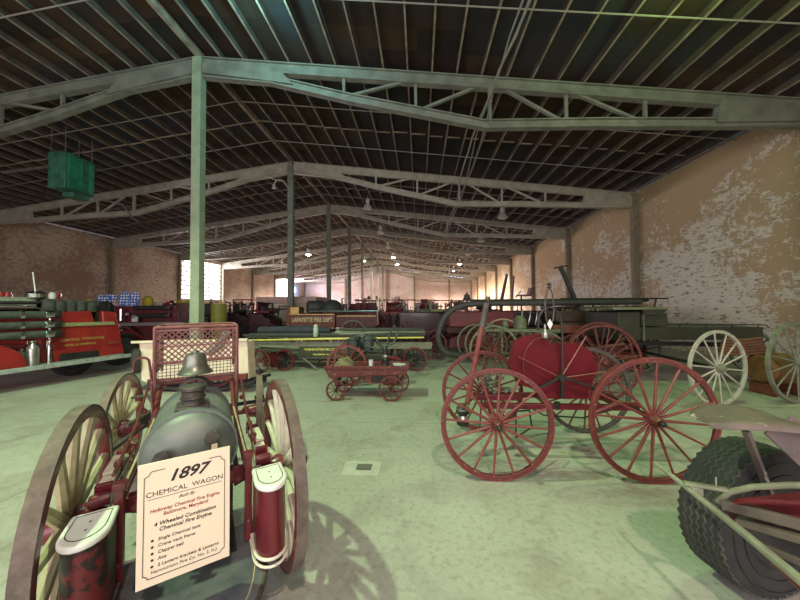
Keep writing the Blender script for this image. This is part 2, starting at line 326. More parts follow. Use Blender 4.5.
# ---------------------------------------------------------------- paints
MAROON = mat('maroon_coach_paint', (0.15, 0.012, 0.018), (0.095, 0.009, 0.014), 0.38, 0, 5, 0.05, coat=0.3)
RED = mat('fire_red_paint', (0.33, 0.022, 0.020), (0.24, 0.016, 0.016), 0.32, 0, 4, 0.03, coat=0.4)
WORNRED = mat('worn_red_paint', (0.145, 0.026, 0.022), (0.09, 0.018, 0.017), 0.5, 0, 14, 0.15, c3=(0.32, 0.22, 0.16), m3=(0.60, 0.66))
PINKRED = mat('faded_rose_red_paint', (0.21, 0.052, 0.042), (0.15, 0.028, 0.025), 0.45, 0, 9, 0.1)
TYRE_IRON = mat('grimy_iron_tyre', (0.17, 0.135, 0.105), (0.10, 0.08, 0.065), 0.7, 0.1, 12, 0.2, c3=(0.20, 0.165, 0.13), m3=(0.5, 0.75))
CREAM_OL = mat('aged_cream_paint', (0.52, 0.47, 0.29), (0.40, 0.35, 0.20), 0.5, 0, 14, 0.1, c3=(0.24, 0.17, 0.10), m3=(0.66, 0.72))
IVORY = mat('ivory_paint', (0.74, 0.71, 0.58), (0.60, 0.56, 0.43), 0.5, 0, 12, 0.1, c3=(0.36, 0.29, 0.2), m3=(0.66, 0.72))
CREAM = mat('cream_enamel', (0.76, 0.66, 0.50), (0.66, 0.56, 0.42), 0.45)
BLACK = mat('black_iron', (0.015, 0.015, 0.016), (0.03, 0.028, 0.026), 0.45, 0.2, 10, 0.1)
DKIRON = mat('dark_worn_iron', (0.06, 0.055, 0.05), (0.11, 0.095, 0.08), 0.5, 0.4, 18, 0.2)
STEEL = mat('dull_bright_steel', (0.50, 0.50, 0.47), (0.35, 0.35, 0.33), 0.32, 0.85, 12)
CHROME = mat('chrome', (0.75, 0.75, 0.75), (0.6, 0.6, 0.6), 0.15, 1.0)
BRASS = mat('dull_brass', (0.42, 0.30, 0.10), (0.27, 0.2, 0.08), 0.35, 0.8, 10)
RUBBER = mat('black_rubber', (0.022, 0.022, 0.022), (0.035, 0.034, 0.032), 0.8, 0, 8, 0.1)
DUSTRUB = mat('dusty_grey_rubber', (0.032, 0.031, 0.030), (0.062, 0.060, 0.055), 0.85, 0, 9, 0.15)
TANKM = mat('tarnished_copper_tank', (0.12, 0.145, 0.14), (0.21, 0.24, 0.21), 0.52, 0.25, 5, 0.08, c3=(0.26, 0.28, 0.25), m3=(0.62, 0.7))
BELLM = mat('tarnished_bell_bronze', (0.22, 0.24, 0.19), (0.13, 0.145, 0.12), 0.35, 0.6, 9)
DKGREEN = mat('dark_green_coach_paint', (0.022, 0.024, 0.015), (0.036, 0.038, 0.024), 0.45, 0, 5)
OLIVE = mat('olive_green_paint', (0.17, 0.19, 0.11), (0.10, 0.115, 0.07), 0.5, 0, 6)
GREYGREEN = mat('weathered_grey_green_wood', (0.22, 0.235, 0.17), (0.15, 0.155, 0.11), 0.7, 0, 8)
HOSE = mat('green_grey_suction_hose', (0.07, 0.075, 0.066), (0.045, 0.05, 0.044), 0.6, 0, 12)
YELLOW = mat('yellow_pole_paint', (0.72, 0.66, 0.14), (0.55, 0.48, 0.12), 0.5)
YELBAG = mat('yellow_canvas', (0.75, 0.62, 0.05), (0.55, 0.44, 0.04), 0.7, 0, 14)
WHITE = mat('white_paint', (0.82, 0.82, 0.80), (0.7, 0.7, 0.68), 0.5)
GOLD = mat('gold_leaf', (0.62, 0.42, 0.12), (0.5, 0.33, 0.1), 0.4, 0.3)
WOODB = mat('brown_varnished_wood', (0.20, 0.062, 0.034), (0.12, 0.036, 0.022), 0.5, 0, 6)
ORANGE = mat('orange_brown_barrel_paint', (0.22, 0.10, 0.03), (0.12, 0.06, 0.02), 0.6, 0, 5, 0.1)
CANVAS = mat('grey_hose_canvas', (0.26, 0.26, 0.22), (0.16, 0.16, 0.14), 0.9, 0, 10, 0.3)
BOARD = mat('cream_sign_board', (0.80, 0.70, 0.52), (0.77, 0.67, 0.49), 0.5, 0, 2)
INK = mat('black_sign_ink', (0.025, 0.018, 0.018), rough=0.7)
REDINK = mat('dark_red_sign_ink', (0.33, 0.03, 0.035), rough=0.7)
FOOT = mat('scuffed_blue_black_board', (0.055, 0.065, 0.075), (0.11, 0.12, 0.125), 0.45, 0, 7, 0.15, c3=(0.19, 0.2, 0.2), m3=(0.60, 0.7))
LID = mat('white_painted_lid', (0.78, 0.79, 0.73), (0.66, 0.69, 0.64), 0.4, 0, 8, 0.05)
BOXRED = mat('worn_red_step_box_leather', (0.14, 0.016, 0.02), (0.10, 0.013, 0.016), 0.45, 0, 3, 0.1, c3=(0.020, 0.012, 0.012), s3=1.4, m3=(0.52, 0.53))
BLUE = mat('blue_flag_cloth', (0.05, 0.12, 0.42), (0.04, 0.09, 0.34), 0.8)

# ---------------------------------------------------------------- wheels
def spoke_pts(k, n, r0, r1, dish): a = 2 * PI * (k + .5) / n; return (dish, r0 * math.cos(a), r0 * math.sin(a)), (0, r1 * math.cos(a), r1 * math.sin(a))
def hub_mesh(b, r, l, mi=0, n=16):
    b.lathe([(r * .55, -l / 2), (r * .8, -l / 2 + .005), (r * .95, -l * .2), (r * 1.12, -l * .12), (r * 1.12, l * .12), (r * .95, l * .2), (r * .75, l * .42), (r * .62, l / 2)], (0, 0, 0), (1, 0, 0), n, mi)
def wheel(parent, loc, R, n, rim, tyre, spoke, hubm, rimw=0.045, tw=0.05, hr=0.055, hl=0.2, s0=0.018, s1=0.013, rz=0, dish=0.0, flip=1, phase=0.0, cap=None, name='wheel'):
    b = MB(); b.ring(R - .010, rimw, tw * .92); w = b.build(name, rim, parent, loc, smooth=40, bevel=.004); w.rotation_euler = (phase, 0, rz)
    b = MB(); b.ring(R, .012, tw); b.build('tyre', tyre, w)
    b = MB(); hub_mesh(b, hr, hl); h = b.build('hub', hubm, w)
    if cap: b = MB(); b.lathe([(hr * .5, 0), (hr * .52, .035), (hr * .3, .05)], (flip * hl * .5 - (.0 if flip > 0 else .0), 0, 0), (flip, 0, 0), 14); b.build('hub_cap', cap, w)
    for k in range(n):
        p, q = spoke_pts(k, n, hr * .85, R - rimw * .8, dish * flip); p = Vector(p); q = Vector(q); c = p.lerp(q, .12); d = p.lerp(q, .82)
        b = MB(); b.tube([p, c, d, q], [s0 * .85, s0, s1, s1 * 1.15], 8); b.build('spoke', spoke, w)
    return w
def wheel1(parent, loc, R, n, mats, rimw=0.05, tw=0.05, hr=0.06, hl=0.2, s=0.016, rz=0, name='wheel', solid=False):
    b = MB(); b.ring(R, rimw, tw, n=36, mi=0); hub_mesh(b, hr, hl, 1, 10)
    for k in range(n):
        p, q = spoke_pts(k, n, hr * .8, R - rimw * .8, 0); b.tube([p, q], s, 5, mi=1)
    return b.build(name, list(mats), parent, loc, rz=rz)
def car_wheel(parent, loc, R, w, rz=0, hubm=None, name='wheel', parts=True):
    b = MB(); q = w / 2
    b.lathe([(R * .56, -q * .8), (R * .62, -q), (R * .86, -q), (R * .97, -q * .75), (R, -q * .4), (R, q * .4), (R * .97, q * .75), (R * .86, q), (R * .62, q), (R * .56, q * .8)], (0, 0, 0), (1, 0, 0), 36)
    t = b.build(name, RUBBER, parent, loc, rz=rz)
    b = MB(); b.lathe([(R * .57, -q * .7), (R * .5, -q * .5), (R * .2, -q * .35), (R * .1, 0), (R * .2, q * .35), (R * .5, q * .5), (R * .57, q * .7)], (0, 0, 0), (1, 0, 0), 20); b.build('rim', hubm or MAROON, t)
    return t

# ================================================================ chemical wagon (left foreground)
A = PI / 180 * 36.2
CW = thing('chemical_wagon', 'four wheeled chemical wagon with dark round tank, bell and cream spoked wheels, left foreground', 'fire wagon', (-1.31, 1.67, 0), A)
for x, y, R, m, nm in ((-.462, 0, .555, CREAM_OL, 'rear_wheel'), (.483, 0, .56, IVORY, 'rear_wheel'), (-.585, 1.62, .50, CREAM_OL, 'front_wheel'), (.55, 1.48, .50, IVORY, 'front_wheel')):
    w = wheel(CW, (x, y, R), R, 14, MAROON, TYRE_IRON, m, MAROON, rimw=.055, tw=.056 if R > .53 else .055, hr=.07, hl=.24, s0=.029, s1=.021, flip=1 if x > 0 else -1, dish=.03, cap=MAROON, phase=.1 * R, name=nm, rz=0 if R > .53 else -.13)
for y, z, nm, dy in ((0, .56, 'rear_axle', 0), (1.55, .50, 'front_axle', .065)):
    b = MB(); b.tube([(-.53, y + dy, z), (.53, y - dy, z)], .024, 10); b.box((0, y, z + .03), (.62, .06, .07)); b.build(nm, MAROON, CW, bevel=.004)
for s in (-1, 1):                                       # side frame rails, upright bars
    b = MB(); b.tube([(s * .27, -.16, .70), (s * .27, .5, .70), (s * .28, 1.0, .72), (s * .28, 1.25, .86), (s * .28, 1.5, .90), (s * .28, 1.85, .84)], .021, 8)
    b.tube([(s * .23, -.1, .60), (s * .24, .9, .58)], .016, 8); r = b.build('frame_rail', WORNRED, CW)
    b = MB(); b.tube([(s * .27, -.1, .725), (s * .27, .9, .742)], .007, 6); b.build('pinstripe', CREAM_OL, r)
    b = MB(); b.box((s * .275, -.17, .52), (.035, .05, .46)); b.box((s * .275, -.17, .76), (.05, .055, .03)); b.tube([(s * .275, -.2, .40), (s * .3, -.05, .3), (s * .3, .0, .5)], .012, 6); b.build('upright_bar', MAROON, CW, bevel=.004)
    b = MB()                                            # elliptic leaf springs, cream with dark lines
    for t in range(4): b.box((s * .37, .24, .645 + .022 * t), (.058, .56 - .11 * t, .016), rx=.0)
    for t in range(3): b.box((s * .37, .24, .60 - .02 * t), (.058, .50 - .11 * t, .015))
    sp = b.build('leaf_spring', IVORY, CW, bevel=.003)
    b = MB()
    for yy in (.02, .24, .46): b.box((s * .37, yy, .665), (.068, .028, .085))
    b.bar((s * .335, -.04, .665), (s * .335, .52, .665), .006, .02)
    b.lathe([(.03, -.04), (.034, 0), (.03, .04)], (s * .37, .52, .655), (1, 0, 0), 10); b.lathe([(.03, -.04), (.034, 0), (.03, .04)], (s * .37, -.04, .655), (1, 0, 0), 10); b.build('spring_clip', MAROON, sp, bevel=.003)
# tank
b = MB(); TZ = .795; prof = [(.0, -.145), (.08, -.140), (.15, -.122), (.198, -.085), (.221, -.045), (.224, .0), (.224, .62), (.212, .68), (.16, .73), (.08, .755), (.0, .76)]
b.lathe(prof, (0, 0, TZ), (0, 1, 0), 48); tank = b.build('tank', TANKM, CW, smooth=50)
b = MB(); b.ring(.233, .012, .03, (0, -.03, TZ), (0, 1, 0)); b.ring(.230, .01, .045, (0, .58, TZ), (0, 1, 0)); b.build('seam_band', TANKM, tank)
b = MB(); b.lathe([(.085, -.03), (.072, .0), (.060, .012), (.060, .035), (.067, .04), (.067, .05), (.058, .055), (.058, .085), (.070, .09), (.070, .112), (.05, .118)], (0, .13, TZ + .22), (0, 0, 1), 24)
b.box((0, .13, TZ + .212), (.17, .17, .03)); b.build('filler_neck', DKIRON, tank, bevel=.004)
for x, z in ((-.12, .84), (.10, .895)):
    b = MB(); b.lathe([(.02, 0), (.026, .02), (.018, .05), (.03, .055), (.03, .07)], (x, -.115, z), (0, -1, .1), 12); b.tube([(x, -.165, z), (x - .004, -.172, z - .13)], .012, 8)
    for k in range(6): a = k * PI / 3; b.lathe([(.008, -.008), (.011, 0), (.008, .008)], (x + .032 * math.cos(a), -.175, z + .032 * math.sin(a)), (0, 1, 0), 8)
    b.ring(.038, .008, .01, (x, -.175, z), (0, 1, 0), 20); v = b.build('valve', DKIRON, tank)
b = MB(); b.box((.108, -.185, .845), (.028, .002, .045)); b.build('paper_tag', CREAM, v)
b = MB(); b.ring(.045, .012, .02, (0.0, -.16, .70), (0, 1, 0), 24); b.lathe([(.03, 0), (.035, .02), (.015, .03)], (0, -.155, .70), (0, -1, 0), 16); b.build('outlet_flange', BRASS, tank)
# bell
b = MB(); b.lathe([(.108, 0), (.110, .008), (.098, .02), (.078, .05), (.068, .09), (.066, .125), (.058, .142), (.02, .150), (.018, .165)], (0, .55, 1.13), (0, 0, 1), 32); bl = b.build('bell', BELLM, CW, smooth=50)
b = MB(); b.tube([(-.10, .60, 1.02), (-.05, .55, 1.09), (0, .55, 1.10), (.05, .55, 1.09), (.11, .60, 1.02)], .010, 8); b.tube([(0, .55, 1.0), (0, .55, 1.15)], .014, 8); b.lathe([(.0, -.03), (.022, -.015), (.022, .0), (.0, .02)], (0, .55, 1.095), (0, 0, 1), 12); b.build('bell_bracket', DKIRON, CW)
b = MB(); b.ring(.075, .012, .03, (-.0, .45, 1.04), (0, 1, 0), 24); b.build('hose_bracket', DKIRON, CW)
# wire hose basket
def lattice(b, x0, x1, z0, z1, fn, step, r, diag=True):
    if diag:
        H = z1 - z0; n = int((x1 - x0 + H) / step) + 1
        for i in range(n):
            for s in (1, -1):
                xa = x0 - H + i * step if s > 0 else x0 + i * step
                xb = xa + H if s > 0 else xa - H
                za, zb = z0, z1
                lo, hi = (xa, xb) if s > 0 else (xb, xa)
                pa, pb = Vector((xa, za)), Vector((xb, zb))
                def clip(p, q):
                    p = p.copy()
                    if p.x < x0: t = (x0 - p.x) / (q.x - p.x); p = p + (q - p) * t
                    if p.x > x1: t = (x1 - p.x) / (q.x - p.x); p = p + (q - p) * t
                    return p
                if hi <= x0 or lo >= x1: continue
                pa2 = clip(pa, pb); pb2 = clip(pb, pa)
                if (pa2 - pb2).length > .01: b.bar(fn(*pa2), fn(*pb2), r, r * 2)
    else:
        k = x0
        while k <= x1 + 1e-6: b.bar(fn(k, z0), fn(k, z1), r, r); k += step
        k = z0
        while k <= z1 + 1e-6: b.bar(fn(x0, k), fn(x1, k), r, r); k += step
b = MB(); yb = 1.34; BW = .325
for z in (1.105, 1.43): b.tube([(-BW, yb, z), (BW, yb, z)], .014, 8)
for x in (-BW, BW): b.tube([(x, yb, .93), (x, yb, 1.43)], .014, 8); b.tube([(x, yb, 1.43), (x, yb + .55, 1.43)], .012, 8); b.tube([(x, yb + .55, .95), (x, yb + .55, 1.43)], .012, 8)
b.tube([(-BW, yb + .55, 1.43), (BW, yb + .55, 1.43)], .012, 8); b.tube([(-BW, yb, .95), (BW, yb, .95)], .010, 8); b.box((0, yb, 1.40), (.64, .010, .02)); b.box((0, yb, 1.255), (.64, .006, .012))
DUSTRED = mat('dusty_rose_iron', (0.25, 0.105, 0.095), (0.17, 0.06, 0.055), 0.6, 0, 16, 0.1)
bk = b.build('hose_basket', DUSTRED, CW)
b = MB(); lattice(b, -BW, BW, 1.11, 1.41, lambda u, v: (u, yb, v), .050, .0055); b.build('lattice_panel', DUSTRED, bk, smooth=0)
b = MB(); lattice(b, -.30, .32, .93, 1.10, lambda u, v: (u, yb + .01, v), .030, .005, False); b.build('wire_grid', DKIRON, bk, smooth=0)
for s in (-1, 1): b = MB(); lattice(b, yb, yb + .55, 1.0, 1.42, lambda u, v: (s * BW, u, v), .07, .005); b.build('side_lattice', WORNRED, bk, smooth=0)
for s in (-1, 1):
    b = MB(); b.tube([(s * .32, yb - .03, 1.12), (s * .32, yb - .05, .80), (s * .31, yb - .1, .60), (s * .30, yb - .3, .62)], .018, 8); b.build('basket_leg', DUSTRED, CW)
b = MB(); b.tube([(-.29, 1.0, .62), (-.32, 1.15, 1.0), (-.34, 1.2, 1.12)] + [(-.34 - .05 + .05 * math.cos(t), 1.2, 1.14 + .05 * math.sin(t)) for t in (.5, 1, 1.57, 2.1, 2.7)] + [(-.45, 1.2, 1.08)], .010, 8); b.build('grab_hoop', WORNRED, CW)
b = MB(); b.bar((.05, 1.25, .66), (.70, 1.25, .66), .03, .03); b.tube([(.52, 1.25, .63), (.52, 1.25, .98)], .014, 8)
for z, r in ((.70, .045), (.80, .03), (.88, .05), (.96, .035)): b.lathe([(r, -.012), (r, .012)], (.52, 1.25, z), (0, 0, 1), 12)
b.build('pump_valve_stem', BLACK, CW)
b = MB(); b.tube([(-.27, 1.2, .70), (-.36, 1.25, .86), (-.47, 1.3, .84)], .012, 7); b.tube([(-.45, 1.0, .70), (-.3, 1.15, .74), (-.1, 1.1, .78)], .02, 8); b.box((-.34, 1.18, .70), (.14, .10, .07), .4); b.tube([(-.5, .7, .62), (-.34, 1.1, .66)], .02, 7); b.build('brake_linkage', DKIRON, CW)
for s in (-1, 1):
    b = MB(); b.tube([(s * .33, .0, .745), (s * .335, .6, .80), (s * .35, 1.2, .93)], .009, 7)
    for yy in (.12, .35, .62, .9): b.lathe([(.018, -.02), (.022, 0), (.018, .02)], (s * .333, yy, .755 + .1 * max(0, yy - .3)), (0, 1, 0), 10)
    b.tube([(s * .22, .05, .50), (s * .45, .02, .60)], .012, 7); b.build('handrail', WORNRED, CW)
# foot board with rounded front
out = [(-.33, -.02), (-.33, -.34)] + [(-.33 * math.cos(t), -.34 - .42 * math.sin(t)) for t in [PI * k / 16 for k in range(1, 16)]] + [(.33, -.34), (.33, -.02)]
b = MB(); b.prism(out, .265, .285); fb = b.build('foot_board', FOOT, CW, smooth=30)
b = MB(); b.tube([(x * 1.02, y, .275) for x, y in out], .013, 8); b.build('rim_band', DKIRON, fb)
b = MB(); b.tube([(x * .88, y + .03, .2855) for x, y in out], .003, 6); b.build('pinstripe', CREAM_OL, fb)
b = MB(); 
for x in (-.2, .2): b.bar((x, -.5, .255), (x, .3, .30), .03, .03); b.bar((x, .1, .28), (x, .1, .6), .03, .03)
b.build('board_hanger', BLACK, CW)
for s in (-1, 1):                                       # step boxes with white lids
    cx = .365 if s > 0 else -.345; D = [(cx - .07, -.22), (cx - .072, -.33)] + [(cx + .072 * math.cos(t), -.35 + .095 * math.sin(t)) for t in [PI + PI * k / 12 for k in range(13)]] + [(cx + .072, -.33), (cx + .07, -.22)]
    b = MB(); b.prism(D, .31, .665); sb = b.build('step_box', BOXRED if s < 0 else MAROON, CW, smooth=40)
    E = [(cx + (x - cx) * 1.12, -.31 + (y + .31) * 1.12) for x, y in D]
    b = MB(); b.prism(E, .665, .692); ld = b.build('lid', LID, sb, smooth=40, bevel=.008)
    b = MB(); b.tube([(cx + (x - cx) * .84, -.31 + (y + .31) * .84, .6925) for x, y in D], .0022, 6, closed=True); b.lathe([(.004, 0), (.004, .003)], (cx, -.30, .692), n=8); b.lathe([(.004, 0), (.004, .003)], (cx, -.36, .692), n=8); b.build('pinstripe', DKIRON, ld)
    b = MB(); b.tube([(cx + (x - cx) * 1.08, -.30 + (y + .30) * 1.08, .33) for x, y in D], .008, 6); b.tube([(cx + (x - cx) * 1.14, -.30 + (y + .30) * 1.14, .30) for x, y in D], .007, 6); b.build('bottom_hoop', IVORY if s > 0 else DKIRON, sb)
# display sign leaning against the step
SG = thing('display_sign', 'cream lettered museum sign reading 1897 chemical wagon, leaning on the foot board', 'sign', (0, 0, 0), 0)
SG.location = Vector((-1.31, 1.67, 0)) + Matrix.Rotation(A, 3, 'Z') @ Vector((-.004, -.425, .41)); SG.rotation_euler = (-.04, 0, A)
WS, HS = .345, .515
b = MB(); b.box((0, 0, HS / 2), (WS, .008, HS)); b.build('board', BOARD, SG, bevel=.0015)
def sb_(u, v): return ((u - .5) * WS, -.0055, (1 - v) * HS)
b = MB(); nt = .045; fr = [(.27, .070), (.14, .070), (.14 - nt * .3, .075), (.11, .10), (.065, .115), (.065, .90), (.10, .915), (.115, .935), (.88, .935), (.90, .915), (.935, .90), (.935, .115), (.90, .10), (.88, .070), (.75, .070)]
for p, q in zip(fr, fr[1:]): b.bar(sb_(*p), sb_(*q), .0022, .0022, up=(0, 1, 0))
b.bar(sb_(.10, .300), sb_(.90, .300), .0014, .0014, up=(0, 1, 0)); b.build('border_line', INK, SG, smooth=0)
RT = (PI / 2, 0, 0)
def sgt(t, u, v, size, m=INK, al='CENTER', sh=0, sx=1, bold=0): x, y, z = sb_(u, v); text(t, size, m, SG, (x, y + .001, z), RT, al, sh, .0006, 'lettering', sx, bold)
sgt('1897', .51, .145, .066, INK, 'CENTER', .35, 1.12, .0018)
sgt('CHEMICAL  WAGON', .5, .262, .030, INK, 'CENTER', 0, 1.02, 0)
sgt('Built By', .5, .335, .019, INK, 'CENTER', .5)
sgt('Holloway Chemical Fire Engine', .5, .40, .0205, REDINK, 'CENTER', .1, 1.0, .0003); sgt('Baltimore, Maryland', .5, .443, .0205, REDINK, 'CENTER', .1, 1.0, .0003)
sgt('4 Wheeled Combination', .5, .515, .0225, INK, 'CENTER', .2, 1.02, .0004); sgt('Chemical Fire Engine', .5, .562, .0225, INK, 'CENTER', .2, 1.02, .0004)
for i, t in enumerate(('Single Chemical tank', 'Crane neck frame', 'Clapper bell', 'Axe', '2 Lantern brackets & Lanterns')):
    sgt(t, .21, .638 + .052 * i, .0185, INK, 'LEFT', .1, 1.0, .0002); b = MB(); x, y, z = sb_(.155, .638 + .052 * i); b.lathe([(.005, -.001), (.005, .001)], (x, y + .0005, z), (0, 1, 0), 12); b.build('bullet_dot', INK, SG)
sgt('Hammonton Fire Co. No. 2, N.J.', .5, .892, .0185, INK, 'CENTER', .1)

# ================================================================ red hose reel cart (centre right)
RC = thing('reel_cart', 'maroon four wheeled reel cart with large drum and tall red spoked wheels, centre right', 'fire cart', (1.4, 3.4, 0))
def L_(p): return Vector(p) - Vector((1.4, 3.4, 0))
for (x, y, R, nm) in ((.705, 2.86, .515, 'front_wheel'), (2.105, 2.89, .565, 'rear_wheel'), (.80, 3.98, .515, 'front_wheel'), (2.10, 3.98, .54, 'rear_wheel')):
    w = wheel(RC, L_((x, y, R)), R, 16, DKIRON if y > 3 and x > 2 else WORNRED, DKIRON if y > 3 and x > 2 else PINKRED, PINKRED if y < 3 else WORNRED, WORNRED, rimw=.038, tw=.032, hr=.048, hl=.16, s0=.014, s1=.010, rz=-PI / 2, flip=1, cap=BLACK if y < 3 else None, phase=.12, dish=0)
for x, z in ((.75, .515), (2.12, .58)):
    b = MB(); b.tube([L_((x - .02, 2.84, z)), L_((x + .02, 4.0, z))], .020, 10); b.build('axle', BLACK, RC)
b = MB()
for y in (3.22, 3.62): b.bar(L_((.62, y, .57)), L_((2.20, y, .57)), .05, .055)
for x in (.75, 1.35, 2.05): b.bar(L_((x, 3.2, .565)), L_((x, 3.64, .565)), .05, .05)
b.bar(L_((.62, 3.42, .60)), L_((1.1, 3.42, .60)), .06, .06); b.tube([L_((1.75, 3.2, .52)), L_((2.0, 3.2, .62)), L_((2.2, 3.2, .60))], .03, 8); b.build('frame', MAROON, RC, bevel=.005)
# drum: a faceted canvas-like shell with flat ends
dp = [(516, 342), (530, 336), (545, 334), (551, 344), (566, 344), (580, 343), (592, 352), (599, 368), (592, 384), (587, 399), (545, 399), (536, 390), (520, 385), (510, 367)]
yd = 3.26; o2 = [(at(px, py, yd).x - 1.4, at(px, py, yd).z) for px, py in dp]
b = MB(); b.prism(o2, yd - 3.4, -.02, lambda u, v, w: (u, w, v)); dr = b.build('reel_drum', mat('matt_maroon_cloth', (0.13, 0.010, 0.016), (0.10, 0.008, 0.013), 0.75, 0, 4, 0.1, spec=0.2), RC, smooth=0, bevel=.005)
hubp = at(561, 378, 3.16) - Vector((1.4, 3.4, 0))
for px, py in ((519, 357), (586, 337), (606, 372)):
    q = at(px, py, 3.20) - Vector((1.4, 3.4, 0)); b = MB(); b.tube([hubp, q], [.008, .007], 7); b.lathe([(.0, -.01), (.012, 0), (.0, .01)], q, n=8); b.build('reel_arm', PINKRED, RC)
b = MB(); qs = [at(px, py, 3.2) - Vector((1.4, 3.4, 0)) for px, py in ((524, 372), (523, 360), (527, 348), (534, 340), (545, 336), (556, 337), (566, 342))]; b.tube(qs, .006, 7); b.build('guard_hoop', WORNRED, RC)
b = MB()
for a_, c_ in (((560, 377), (537, 389)), ((564, 377), (600, 390)), ((562, 375), (562, 398))):
    b.bar(at(*a_, 3.15) - Vector((1.4, 3.4, 0)), at(*c_, 3.17) - Vector((1.4, 3.4, 0)), .03, .022)
b.lathe([(.04, -.02), (.045, 0), (.03, .04)], hubp, (0, -1, 0), 14); b.lathe([(.03, 0), (.028, -.05), (.0, -.09)], at(557, 402, 3.2) - Vector((1.4, 3.4, 0)), (0, 0, 1), 12); b.build('drum_bracket', BLACK, RC)
b = MB(); ps = [at(px, py, 3.18) - Vector((1.4, 3.4, 0)) for px, py in ((563, 374), (562.5, 345), (562, 325), (560, 316), (555, 309), (549, 307), (543, 310), (539, 317), (538, 330))]; b.tube(ps, .012, 8); b.build('bell_hanger', BLACK, RC)
b = MB(); c_ = at(549.5, 307, 3.17) - Vector((1.4, 3.4, 0)); b.tube([(c_.x + .042 * math.cos(t), c_.y, c_.z + .19 * math.sin(t)) for t in [2 * PI * k / 24 for k in range(24)]], .008, 7, closed=True)
b.lathe([(.008, 0), (.025, .012), (.012, .03), (.028, .045), (.0, .06)], c_ + Vector((0, 0, .19)), (0, 0, 1), 10); b.build('rope_ring', DKIRON, RC)
b = MB(); c_ = at(550, 324, 3.14) - Vector((1.4, 3.4, 0)); b.prism([(0, .05), (.028, 0), (0, -.055), (-.028, 0)], 0, .004, lambda u, v, w: (c_.x + u, c_.y + w, c_.z + v)); b.build('white_tag', WHITE, RC, smooth=0)
b = MB(); c_ = at(545, 333, 3.2) - Vector((1.4, 3.4, 0)); b.lathe([(.03, -.05), (.035, -.02), (.028, .03), (.012, .05), (.012, .09)], c_, n=14); b.build('oil_cup', STEEL, RC)
b = MB(); b.tube([at(467, 404, 3.35) - Vector((1.4, 3.4, 0)), at(473, 372, 3.35) - Vector((1.4, 3.4, 0)), at(482, 326, 3.35) - Vector((1.4, 3.4, 0))], [.030, .030, .027], 10)
po = b.build('draft_pole', PINKRED, RC)
b = MB(); b.tube([at(482, 327, 3.35) - Vector((1.4, 3.4, 0)), at(487, 303, 3.35) - Vector((1.4, 3.4, 0))], .034, 10); b.lathe([(.03, 0), (.033, .02), (.02, .05)], at(487.5, 301, 3.35) - Vector((1.4, 3.4, 0)), (.2, 0, 1), 10); b.build('iron_sleeve', DKIRON, po)
LN = thing('carriage_lantern', 'dark lantern hanging below the raised pole behind the left red wheel', 'lantern', at(463, 428, 3.3), 0)
b = MB(); b.lathe([(.05, .03), (.065, .04), (.065, .06), (.045, .07), (.045, .15), (.07, .16), (.075, .19), (.05, .22), (.035, .24)], n=16); b.build('body', BLACK, LN)
b = MB(); b.lathe([(.047, .08), (.056, .10), (.047, .14)], n=16); b.ring(.068, .01, .02, (0, 0, .2), (0, 0, 1), 20); b.build('glass_band', STEEL, LN)
b = MB(); b.tube([(-.07, 0, .19), (-.05, 0, .26), (.05, 0, .26), (.07, 0, .19)], .005, 6); b.build('handle', BLACK, LN)
b = MB(); rr = random.Random(3)                          # pipe manifold under the pole
for k in range(16):
    c_ = Vector((-.62 + rr.uniform(-.1, .22), rr.uniform(-.05, .3), rr.uniform(.58, .84))); d_ = Vector((rr.uniform(-1, 1), rr.uniform(-.5, .5), rr.uniform(-1, 1))).normalized() * rr.uniform(.05, .13)
    b.tube([c_ - d_, c_, c_ + Vector((d_.x, d_.y, -d_.z * .5))], rr.choice((.010, .014, .02)), 7)
    b.lathe([(.024, -.015), (.03, 0), (.024, .015)], c_, d_, 8)
b.build('pump_manifold', mat('verdigris_pipe', (0.20, 0.22, 0.17), (0.09, 0.08, 0.06), 0.5, 0.4, 14), RC)
b = MB(); b.tube([L_((1.05, 3.3, .6)), L_((1.3, 3.3, .45)), L_((1.7, 3.3, .43)), L_((2.1, 3.3, .55))], .008, 6); b.tube([L_((.95, 3.0, .59)), L_((1.1, 3.15, .55)), L_((1.14, 3.2, .36)), L_((.92, 3.0, .34)), L_((.92, 3.0, .58))], .009, 6); b.build('brake_rod', BLACK, RC)

# ================================================================ rubber tyred sulky (right foreground)
SK = thing('hand_drawn_cart', 'cart with wide black rubber tyre, grey metal seat and slim pole at right edge', 'cart', (2.0, 1.8, 0))
def S_(px, py, Y): return at(px, py, Y) - Vector((2.0, 1.8, 0))
R = .40; q = .125
b = MB(); b.lathe([(R * .52, -q * .75), (R * .58, -q * .95), (R * .78, -q * 1.05), (R * .92, -q * .92), (R * .985, -q * .72), (R * .985, q * .72), (R * .92, q * .92), (R * .78, q * 1.05), (R * .58, q * .95), (R * .52, q * .75)], (0, 0, 0), (1, 0, 0), 64)
ty = b.build('tyre', RUBBER, SK, (-.085, .10, R), rz=-PI / 2 + .24)
b = MB()                                                # zigzag tread ribs
for j in range(7):
    x0 = -q * .78 + j * q * 1.56 / 6; pts = []
    for k in range(96): a = 2 * PI * k / 96; pts.append((x0 + (.007 if k % 2 else -.007), (R * (.985 - .018 * abs(j - 3) / 3)) * math.cos(a), (R * (.985 - .018 * abs(j - 3) / 3)) * math.sin(a)))
    b.tube(pts, .0075, 5, closed=True)
b.build('tread', DUSTRUB, ty, smooth=0)
b = MB(); b.ring(R * .86, .010, q * 2.12, n=48); b.ring(R * .70, .008, q * 2.14, n=48); b.build('sidewall_rib', RUBBER, ty)
b = MB(); b.lathe([(R * .53, -q * .6), (R * .46, -q * .5), (R * .42, 0), (R * .2, .02), (.05, .03), (.05, .15), (.03, .16)], (0, 0, 0), (1, 0, 0), 32); b.build('wheel_disc', BLACK, ty)
